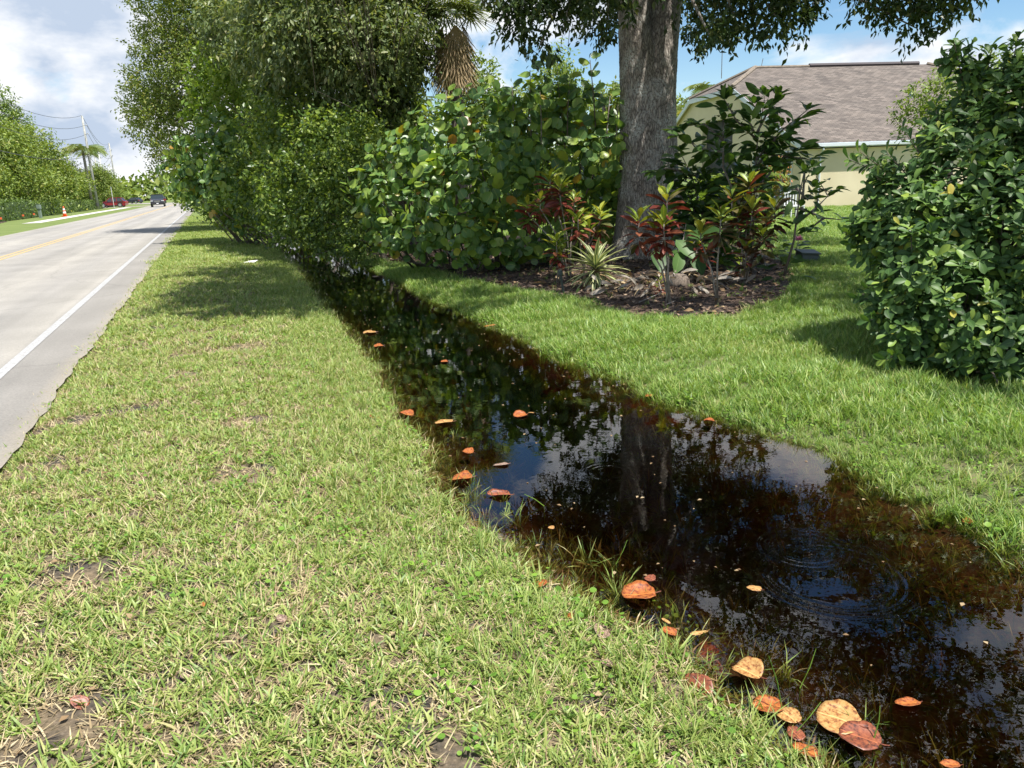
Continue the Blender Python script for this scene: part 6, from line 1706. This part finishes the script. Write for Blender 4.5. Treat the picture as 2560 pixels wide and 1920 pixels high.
# ---- vehicles
MT['tyre'] = plain('tyre', (.02, .02, .021), .85); MT['rim'] = plain('alloy', (.55, .56, .57), .3, .9); MT['carglass'] = plain('car_glass', (.03, .04, .045), .06)
MT['lampglass'] = plain('lamp_glass', (.75, .77, .78), .15); MT['redlamp'] = plain('tail_lamp', (.35, .01, .01), .2); MT['chrome'] = plain('chrome', (.70, .71, .72), .18, 1.0); MT['blackplastic'] = plain('black_trim', (.025, .025, .027), .55)
def vehicle(name, label, cat, loc, rz, paint_, L, W, H, belt, cab, hood, seats, wheel_r=.36, ride=.22, bars=True):
    """x forward. belt: beltline height; cab=(x rear base, x rear top, x front top, x front base); hood: bonnet height at the nose"""
    root = thing(name, label, cat, loc, rz)
    h = L / 2; w = W / 2
    pm_ = plain('paint_' + name + str(len(bpy.data.materials)), paint_, .28); pm_.node_tree.nodes['Principled BSDF'].inputs['Coat Weight'].default_value = .6
    prof = [(-h + .05, ride + .12), (-h, ride + .35), (-h + .02, belt - .08), (-h + .12, belt), (cab[3], belt + .02), (h - .35, hood), (h - .06, hood - .14), (h, hood - .40), (h - .02, ride + .15), (h - .15, ride)]
    lo = [(-h + .15, ride)]
    ring = lo + prof
    ws = lambda z_: w * (.93 + .07 * math.sin(math.pi * min(1, max(0, (z_ - ride) / (belt - ride))) ** .8))
    V, F = [], []
    nR = len(ring)
    for sg, ins in ((-1, 1.0), (-1, .8), (1, .8), (1, 1.0)):
        pass
    stations = [(-1.0, 0.0), (-.90, .05), (.90, .05), (1.0, 0.0)]
    for f, gro in stations:
        for x_, z_ in ring:
            nose = 1.0 if abs(x_) < h * .75 else (.90 if abs(f) > .95 else 1.0)
            V.append((x_ * (1 + gro * .0 + (0.012 if abs(f) < .95 and abs(x_) > h * .9 else 0)), f * ws(z_) * nose, z_ + (.02 if abs(f) < .95 and z_ > belt - .2 else 0)))
    for k in range(3):
        for i in range(nR):
            j = (i + 1) % nR
            F.append((k * nR + i, k * nR + j, (k + 1) * nR + j, (k + 1) * nR + i))
    F.append(tuple(range(nR))); F.append(tuple(reversed(range(3 * nR, 4 * nR))))
    mb = MB(); mb.v, mb.f = V, F
    body = mb.build('body', pm_, root, smooth=False, bevel=.03)
    # cabin of glass, painted roof and pillars
    rb, rt, ft_, fb = cab
    wb, wt = w * .95, w * .78
    zt_ = H - .06
    cv = [(rb, -wb, belt), (fb, -wb, belt), (ft_, -wt, zt_), (rt, -wt, zt_), (rb, wb, belt), (fb, wb, belt), (ft_, wt, zt_), (rt, wt, zt_)]
    mb = MB(); mb.v = cv; mb.f = [(0, 1, 2, 3), (7, 6, 5, 4), (1, 5, 6, 2), (0, 3, 7, 4), (3, 2, 6, 7), (4, 5, 1, 0)]
    mb.build('windows', MT['carglass'], root)
    mb = MB(); mb.box(((rt + ft_) / 2, 0, H - .05), (ft_ - rt + .16, wt * 2 + .1, .09)); rf = mb.build('roof', pm_, root, bevel=.03)
    if bars:
        for sg in (-1, 1):
            MB().box(((rt + ft_) / 2, sg * (wt - .05), H + .03), (ft_ - rt - .3, .05, .05)).build('roof_rail', MT['blackplastic'], rf)
    mb = MB()
    for sg in (-1, 1):
        for a_, c_ in (((rb, belt), (rt, zt_)), ((fb, belt), (ft_, zt_))) + tuple((((x_, belt), (x_ * .95, zt_)) for x_ in seats)):
            mb.tube([(a_[0], sg * (wb + .005), a_[1]), (c_[0], sg * (wt + .005), c_[1])], .045, 5)
    mb.build('pillars', pm_, root)
    for sx in (-1, 1):
        for sy in (-1, 1):
            wx = sx * (h * .60 if sx < 0 else h * .62)
            wh = bpy.data.objects.new('wheel', None); wh.location = (wx, sy * (w - .10), wheel_r); link(wh, root)
            MB().lathe([(wheel_r * .7, -.11), (wheel_r * .96, -.11), (wheel_r, -.07), (wheel_r, .07), (wheel_r * .96, .11), (wheel_r * .7, .11)], (0, 0, 0), 22, 'Y').build('tyre', MT['tyre'], wh)
            MB().lathe([(wheel_r * .66, -.118), (wheel_r * .62, -.10), (wheel_r * .15, -.122), (wheel_r * .15, .122), (wheel_r * .62, .10), (wheel_r * .66, .118)], (0, 0, 0), 18, 'Y').build('rim', MT['rim'], wh)
            MB().lathe([(wheel_r * 1.16, -.01), (wheel_r * 1.16, .01)], (wx, sy * (w - .005), wheel_r + .03), 20, 'Y').build('wheel_arch', MT['blackplastic'], root)
    for sy in (-1, 1):
        MB().box((h - .10, sy * (w - .27), hood - .27), (.22, .42, .17)).build('headlight', MT['lampglass'], root, bevel=.03)
        MB().box((-h + .05, sy * (w - .17), belt - .18), (.14, .22, .3)).build('tail_light', MT['redlamp'], root, bevel=.02)
        MB().box((fb - .35, sy * (w + .09), belt + .07), (.14, .22, .15)).build('mirror', pm_, root, bevel=.03)
    gr = MB().box((h - .02, 0, hood - .34), (.10, W * .42, .26)).build('grille', MT['blackplastic'], root, bevel=.02)
    for k in range(3):
        MB().box((h + .035, 0, hood - .43 + .09 * k), (.02, W * .40, .03)).build('grille_bar', MT['chrome'], gr)
    MB().box((h - .04, 0, ride + .18), (.16, W * .86, .20)).build('bumper', MT['blackplastic'], root, bevel=.03)
    MB().box((h + .045, 0, ride + .2), (.012, .34, .13)).build('licence_plate', MT['white_band'], root)
    MB().box((0, 0, ride + .06), (L * .5, W * .96, .12)).build('sill', MT['blackplastic'], root)
    for sy in (-1, 1):
        for x_ in (-.35, .65):
            MB().box((x_, sy * (w * 1.0 + .005), belt - .16), (.18, .03, .03)).build('door_handle', MT['blackplastic'], root)
    return root
pz = .018
q = rp(139.5, 5.9)
vehicle('pickup_truck', 'black pickup truck driving towards the camera in the oncoming lane', 'truck', (q[0], q[1], pz), math.pi * 1.5 + RA + .02, (.02, .022, .035), 5.6, 2.05, 1.95, 1.22, (-.75, -.55, .55, 1.25), 1.20, (.0,), .42, .34, False)
q = rp(160.5, 14.5)
vehicle('red_car', 'dark red crossover waiting in the mouth of the side street', 'car', (q[0], q[1], pz), RA + math.radians(168), (.26, .012, .022), 4.7, 1.92, 1.72, 1.02, (-2.1, -1.55, .25, 1.05), .98, (-.95, -.15), .38, .25)
q = rp(238, 11.5 - 8.5)
vehicle('parked_car', 'dark car far off on the road bend beside a white van', 'car', (q[0], q[1], pz), RA + 2.5, (.03, .035, .05), 4.7, 1.9, 1.6, 1.0, (-1.9, -1.3, .2, 1.0), .95, (-.8,), .36, .24)
q = rp(256, 12 - 8.5)
vehicle('delivery_van', 'white van far off on the road bend', 'van', (q[0], q[1], pz), RA + 2.6, (.75, .76, .77), 5.4, 2.0, 2.5, 1.25, (-2.6, -2.5, 1.0, 1.7), 1.2, (-.8,), .38, .26, False)
q = rp(206, 2.6 + 1.6)
vehicle('oncoming_car', 'small dark car far down the near lane beyond the sea grape leaves', 'car', (q[0], q[1], pz), RA + math.pi / 2 + .12, (.03, .035, .03), 4.6, 1.9, 1.65, 1.0, (-2.0, -1.5, .25, 1.0), .95, (-.8,), .37, .24)
q = rp(203, 1.0 + 5.0)
vehicle('oncoming_car', 'small white car far down the road beside the dark one', 'car', (q[0], q[1], pz), math.pi * 1.5 + RA + .12, (.7, .71, .72), 4.5, 1.85, 1.5, .98, (-1.9, -1.2, .3, 1.0), .93, (-.7,), .35, .22)

# ================================================================== FALLEN LEAVES AND LITTER
def fallen_mat(name, c0, c1, c2):
    m, n, l, b = mat(name)
    tc = N(n, 'ShaderNodeTexCoord'); n1 = N(n, 'ShaderNodeTexNoise', {'Scale': 9, 'Detail': 7, 'Roughness': .65}); l.new(tc.outputs['Object'], n1.inputs[0])
    r = ramp(n, [(.36, tuple(c * .45 for c in c2)), (.43, c2), (.50, c0), (.66, c1)]); l.new(n1.outputs[0], r.inputs[0])
    uv = N(n, 'ShaderNodeUVMap'); sep = N(n, 'ShaderNodeSeparateXYZ'); l.new(uv.outputs[0], sep.inputs[0])
    su = N(n, 'ShaderNodeMath', {1: .5}, operation='SUBTRACT'); l.new(sep.outputs[0], su.inputs[0]); ab = N(n, 'ShaderNodeMath', operation='ABSOLUTE'); l.new(su.outputs[0], ab.inputs[0])
    v2 = ramp(n, [(.008, (.75, .75, .75)), (.03, (0, 0, 0))]); l.new(ab.outputs[0], v2.inputs[0])
    mx = N(n, 'ShaderNodeMixRGB', {'Color2': (*[min(1, c * 1.5) for c in c1], 1)}); l.new(v2.outputs[0], mx.inputs[0]); l.new(r.outputs[0], mx.inputs[1])
    l.new(mx.outputs[0], b.inputs[0]); b.inputs['Roughness'].default_value = .45
    return m
FM = {'orange': fallen_mat('fallen_orange', (.30, .085, .02), (.38, .14, .032), (.17, .04, .014)), 'tan': fallen_mat('fallen_tan', (.36, .20, .065), (.44, .28, .11), (.24, .09, .03)),
      'brown': fallen_mat('fallen_brown', (.19, .055, .028), (.28, .09, .04), (.09, .03, .02)), 'dull': fallen_mat('fallen_dull', (.24, .16, .12), (.38, .28, .22), (.12, .07, .05)), 'yellow': fallen_mat('fallen_yellow', (.52, .40, .08), (.65, .52, .14), (.3, .2, .05))}
def curled_leaf(kind, curl, seed):
    """leaf blade with thickness, along +Y, length 1, centred; bottom near z=0"""
    rng = np.random.default_rng(seed)
    NA, NRr = 22, 5
    V = []; UV = []
    def pt(a_, r_):
        x_ = r_ * math.cos(a_); y_ = r_ * math.sin(a_)
        if kind == 'round':
            x_ *= .53; y_ *= .5
            if y_ < 0 and abs(x_) < .14:
                y_ += .09 * (1 - abs(x_) / .14) * r_
        elif kind == 'oval':
            x_ *= .33 * (1 - .25 * math.sin(a_)); y_ *= .5
        else:
            x_ *= .17; y_ *= .5
        wob = 1 + (.03 * math.sin(a_ * 5 + seed) + .025 * math.sin(a_ * 9 + 2.3 * seed) + .05 * math.sin(a_ * 2 + 1.7 * seed)) * r_
        x_ *= wob; y_ *= wob
        z_ = .05 + curl * (x_ * x_ * 1.6 + .35 * y_ * y_ + .12 * x_ * math.sin(3 * y_ + seed)) * 1.4 + .03 * math.sin(7 * x_ + seed) * math.sin(6 * y_ + seed)
        return (x_, y_, z_), (x_ + .5, y_ + .5)
    p_, u_ = pt(0, 0); V.append(p_); UV.append(u_)
    for i in range(1, NRr + 1):
        for j in range(NA):
            p_, u_ = pt(2 * math.pi * j / NA, i / NRr); V.append(p_); UV.append(u_)
    F = []
    for j in range(NA):
        F.append((0, 1 + j, 1 + (j + 1) % NA, 1 + (j + 1) % NA))
    for i in range(NRr - 1):
        for j in range(NA):
            a_ = 1 + i * NA + j; c_ = 1 + i * NA + (j + 1) % NA
            F.append((a_, a_ + NA, c_ + NA, c_))
    me = bpy.data.meshes.new('leaf')
    nV = len(V)
    faces = [tuple(dict.fromkeys(f)) for f in F]
    V2 = V + [(x_, y_, z_ - .008) for x_, y_, z_ in V]
    faces2 = faces + [tuple(reversed([i + nV for i in f])) for f in faces]
    o0 = 1 + (NRr - 1) * NA
    for j in range(NA):
        a_, c_ = o0 + j, o0 + (j + 1) % NA
        faces2.append((a_, a_ + nV, c_ + nV, c_))
    me.from_pydata(V2, [], faces2)
    ul = me.uv_layers.new(name='UVMap'); UV2 = UV + UV
    for lp in me.loops:
        ul.data[lp.index].uv = UV2[lp.vertex_index]
    me.polygons.foreach_set('use_smooth', np.ones(len(me.polygons), bool))
    return me
FL = [  # px, py, width px, kind, colour, curl, turn, where, label
    (1598, 1488, 90, 'round', 'orange', .5, 1.75, 'w', 'heart-shaped orange leaf floating on dark water by the grass edge'),
    (1870, 1682, 80, 'round', 'tan', .7, .5, 'w', 'pale tan leaf with raised sides floating off the grassy edge'),
    (1885, 1472, 34, 'oval', 'tan', .3, 1.0, 'w', 'little tan leaf floating alone in open dark water'),
    (1920, 1767, 72, 'round', 'orange', .3, 1.3, 'w', 'orange-brown oval leaf floating next to a mottled tan one'),
    (1972, 1792, 58, 'round', 'tan', .3, .2, 'w', 'mottled tan round leaf touching the orange-brown floating leaf'),
    (2095, 1800, 105, 'round', 'tan', .25, .9, 'w', 'big tan leaf with red flecks partly under a dark red leaf'),
    (2150, 1845, 96, 'round', 'brown', .25, .6, 'w', 'big dark red-brown leaf overlapping the flecked tan leaf'),
    (2268, 1760, 50, 'oval', 'orange', .6, 1.2, 'w', 'bright orange leaf floating alone on the open black water'),
    (2010, 1878, 56, 'oval', 'orange', .6, 1.3, 'w', 'folded orange leaf in the drowned grass below the dark red leaf'),
    (1988, 1835, 46, 'oval', 'brown', .3, .5, 'w', 'wet brown leaf sunk among grass under the mottled tan leaf'),
    (2375, 1912, 36, 'oval', 'orange', .4, .9, 'w', 'narrow orange leaf afloat at the corner of the pool'),
    (1765, 1640, 60, 'oval', 'brown', 1.0, 2.2, 'g', 'crumpled wet red-brown leaf lodged in grass at the water edge'),
    (1780, 1680, 56, 'oval', 'brown', .9, 1.2, 'g', 'second crumpled red-brown leaf under the first at the water edge'),
    (1740, 1725, 86, 'oval', 'brown', .3, 1.0, 'g', 'flat dark maroon leaf lying in wet grass'),
    (1502, 1585, 58, 'oval', 'dull', .8, .4, 'g', 'pale pinkish dead leaf curled on the grass'),
    (1538, 1553, 42, 'round', 'dull', .5, 1.0, 'g', 'greyish round dead leaf on grass beside the pinkish one'),
    (1470, 1508, 42, 'oval', 'dull', .4, 1.4, 'g', 'dark dull leaf lying in grass near the heart-shaped leaf'),
    (1425, 1548, 26, 'oval', 'orange', .5, .4, 'g', 'small bright orange leaf scrap in the grass'),
    (1345, 1470, 44, 'oval', 'orange', .4, 1.5, 'g', 'flat orange-brown leaf at the start of the leaf litter'),
    (1352, 1445, 30, 'round', 'brown', .3, .8, 'g', 'dark round leaf above the flat orange-brown one'),
    (1672, 1580, 40, 'oval', 'orange', .7, .7, 'w', 'curled amber leaf half in water by upright grass blades'),
    (1665, 1553, 24, 'lance', 'tan', .4, .3, 'w', 'narrow tan leaf standing over the curled amber one'),
    (1748, 1583, 40, 'lance', 'tan', .3, 1.55, 'w', 'thin tan leaf lying on water right of the amber one'),
    (1520, 1670, 40, 'oval', 'dull', .7, 1.5, 'g', 'beige dead leaf resting in short grass'),
    (1625, 1447, 30, 'round', 'brown', .3, .3, 'w', 'submerged dark brown leaf behind the heart-shaped leaf'),
    (1015, 1037, 42, 'round', 'orange', .6, 1.6, 'w', 'red-orange leaf resting in grass at the narrow water edge'),
    (998, 1068, 38, 'oval', 'tan', .8, 1.2, 'w', 'curled tan-orange leaf below the red-orange one'),
    (936, 1048, 34, 'oval', 'orange', .4, 1.0, 'g', 'rusty leaf lying in verge grass left of the water'),
    (1110, 1057, 46, 'oval', 'tan', .5, 1.55, 'w', 'long curled tan leaf floating near thin reeds'),
    (1301, 1039, 40, 'round', 'orange', .5, 1.5, 'w', 'orange leaf floating in the dark shrub reflection'),
    (1328, 1032, 14, 'lance', 'tan', .3, 1.2, 'w', 'tiny pale leaf beside the orange leaf in the reflection'),
    (1170, 1130, 34, 'round', 'orange', .4, 1.5, 'w', 'orange leaf floating at the left side of the sky reflection'),
    (1156, 1198, 60, 'round', 'orange', .5, 1.5, 'w', 'bright orange leaf at the grassy tip beside the sky reflection'),
    (1252, 1163, 36, 'oval', 'dull', .5, 1.5, 'w', 'dull tan leaf floating on the blue sky reflection'),
    (1247, 1238, 56, 'oval', 'brown', .9, 1.4, 'w', 'folded red leaf at the near end of the sky reflection'),
    (1772, 1053, 30, 'round', 'orange', .5, 1.5, 'w', 'orange leaf floating against the far grassy bank'),
    (1625, 991, 26, 'round', 'orange', .5, 1.5, 'w', 'small orange leaf where the trunk reflection meets the bank'),
    (925, 833, 36, 'round', 'tan', .4, 1.5, 'w', 'tan leaf afloat in the shaded narrow channel'),
    (947, 866, 28, 'round', 'orange', .4, 1.5, 'w', 'orange leaf by tall edge grass in the shaded channel'),
    (1111, 905, 22, 'round', 'orange', .4, 1.5, 'w', 'single orange leaf in mid channel under the sea grape'),
    (1225, 815, 28, 'oval', 'orange', .3, 1.5, 'w', 'brown-orange leaf against the bank below the sea grape'),
    (945, 692, 28, 'lance', 'dull', .3, 1.5, 'w', 'pale leaf sliver far up the shaded channel'),
    (512, 1518, 24, 'oval', 'orange', .7, .4, 'g', 'orange leaf standing up in the dry lawn'),
    (463, 1700, 26, 'oval', 'dull', .6, .3, 'g', 'pinkish dead leaf on bare dark soil patch'),
    (705, 1555, 30, 'oval', 'dull', .7, .6, 'g', 'pale curled dead leaf among the dry lawn tufts'),
    (550, 1595, 22, 'round', 'dull', .4, 1.0, 'g', 'small tan dead leaf in the mid lawn'),
    (200, 1765, 40, 'oval', 'brown', .6, 1.2, 'g', 'dry grey-brown leaf by a dark hole in the lawn'),
    (1290, 1325, 20, 'round', 'dull', .4, 1.0, 'g', 'small beige leaf at the grass edge under thin blades'),
    (1378, 1320, 18, 'round', 'tan', .4, 1.0, 'w', 'little peach leaf caught among thin edge blades'),
    (2420, 1305, 26, 'round', 'orange', .4, 1.5, 'w', 'orange-brown leaf in the shallows of the far bank'),
    (2470, 1345, 18, 'oval', 'tan', .4, .5, 'g', 'small tan leaf in the far bank grass'),
    (1345, 712, 28, 'oval', 'tan', .5, 1.5, 'g', 'tan leaf on the mulch lip left of the bromeliad'),
    (1960, 755, 36, 'round', 'tan', .6, .9, 'g', 'large tan dead leaf on the right end of the mulch'),
    (612, 805, 16, 'oval', 'dull', .5, .9, 'g', 'brown leaf speck in the shaded verge grass'),
]
rng = np.random.default_rng(300)
for k, (px_, py_, wpx, kd, cl, curl, turn, where, lab) in enumerate(FL):
    if where == 'w':
        c = gz(px_, py_, WZ); c[2] = max(WZ + .001, hz(c[0], c[1]))
    else:
        c = gp(px_, py_); c[2] += .014
    dist = np.linalg.norm(c - [0, 0, CAMH])
    size = .9 * wpx / FPX * dist * {'round': .98, 'oval': 1.15, 'lance': 1.25}[kd]
    me = curled_leaf(kd, curl * .62, k + 3); me.materials.append(FM[cl])
    root = thing('fallen_leaf', lab, 'leaf', tuple(c), turn + rng.uniform(-.2, .2))
    root.rotation_euler = (rng.normal(0, .07) if where == 'w' else rng.normal(0, .3), rng.normal(0, .07) if where == 'w' else rng.normal(0, .3), turn + rng.uniform(-.5, .5))
    root.scale = (size, size, size)
    o = bpy.data.objects.new('blade', me); link(o, root); o.location = (0, 0, -.03)
    MB().tube([(0, -.40, .045), (.01, -.55, .05), (.05, -.66, .06)], [.018, .016, .012], 5).build('stalk', FM['brown'], root)
# small specks of leaf litter nobody could count
n_ = 900
x = rng.uniform(-3.5, 1.2, n_ * 3); y = rng.uniform(1.6, 8, n_ * 3); dl, dr, tb = zones(x, y); k = (tb < -.2) & (dl > .1); x, y = x[k][:n_], y[k][:n_]
leaf_obj('lawn_leaf_scraps', None, 'fat', pts3(x, y, .014), unit(np.stack([rng.normal(size=len(x)), rng.normal(size=len(x)), rng.normal(0, .2, len(x))], -1)), unit(rng.normal(0, .3, (len(x), 3)) + [0, 0, 1]), rng.uniform(.012, .04, len(x)), MT['dry'], rng)
n_ = 420
x = rng.uniform(-5, 2.4, n_ * 14); y = rng.uniform(2.2, 20, n_ * 14); dl, dr, tb = zones(x, y); k = (dl < -.03) & (dr < -.03); x, y = x[k][:n_], y[k][:n_]
leaf_obj('floating_specks', None, 'fat', np.stack([x, y, 0 * x + WZ + .003], -1), unit(np.stack([rng.normal(size=len(x)), rng.normal(size=len(x)), 0 * x], -1)), np.tile([0., 0, 1], (len(x), 1)), rng.uniform(.006, .03, len(x)), MT['dry'], rng)
# paper scrap on the verge
c = gp(622, 660); c[2] += .03
V = [(-.16, -.10, 0), (.17, -.12, .02), (.2, .10, .05), (-.12, .12, .01), (0, 0, .045)]
mb = MB(); mb.v = V + [(a_, b_, z_ - .006) for a_, b_, z_ in V]; mb.f = [(0, 1, 4), (1, 2, 4), (2, 3, 4), (3, 0, 4), (6, 5, 9), (7, 6, 9), (8, 7, 9), (5, 8, 9), (0, 5, 6, 1), (1, 6, 7, 2), (2, 7, 8, 3), (3, 8, 5, 0)]
o = mb.build('paper_scrap', plain('white_paper', (.7, .7, .68), .8)); o.location = tuple(c)
tag(o, 'crumpled white paper scrap lying in the shaded verge grass', 'litter')
# thin seed stalks standing in the shallows
for k, (x0, y0, x1, y1, lab) in enumerate(((1955, 1775, 1922, 1640, 'tall thin grass stalk rising from the water near the tan leaf'), (2000, 1720, 2040, 1622, 'slanting thin stalk standing in black water'), (1990, 1830, 2052, 1755, 'thin green stalk leaning over the mottled leaves'),
                                              (1360, 1265, 1310, 1235, 'thin stalk bending over the near end of the sky reflection'), (1540, 1410, 1568, 1350, 'single upright stalk beside the trunk reflection'), (2185, 1845, 2200, 1765, 'pale thin stalk behind the dark red leaf'))):
    a_ = gz(x0, y0, WZ); e = at(x1, y1, a_[1] + .02)
    mb = MB(); mb.tube([a_ - [0, 0, .1], a_, a_ * .5 + e * .5 + [.006, 0, .004], e], [.0022, .0022, .0018, .001], 5)
    tag(mb.build('grass_stalk', MT['penny']), lab, 'grass stalk')
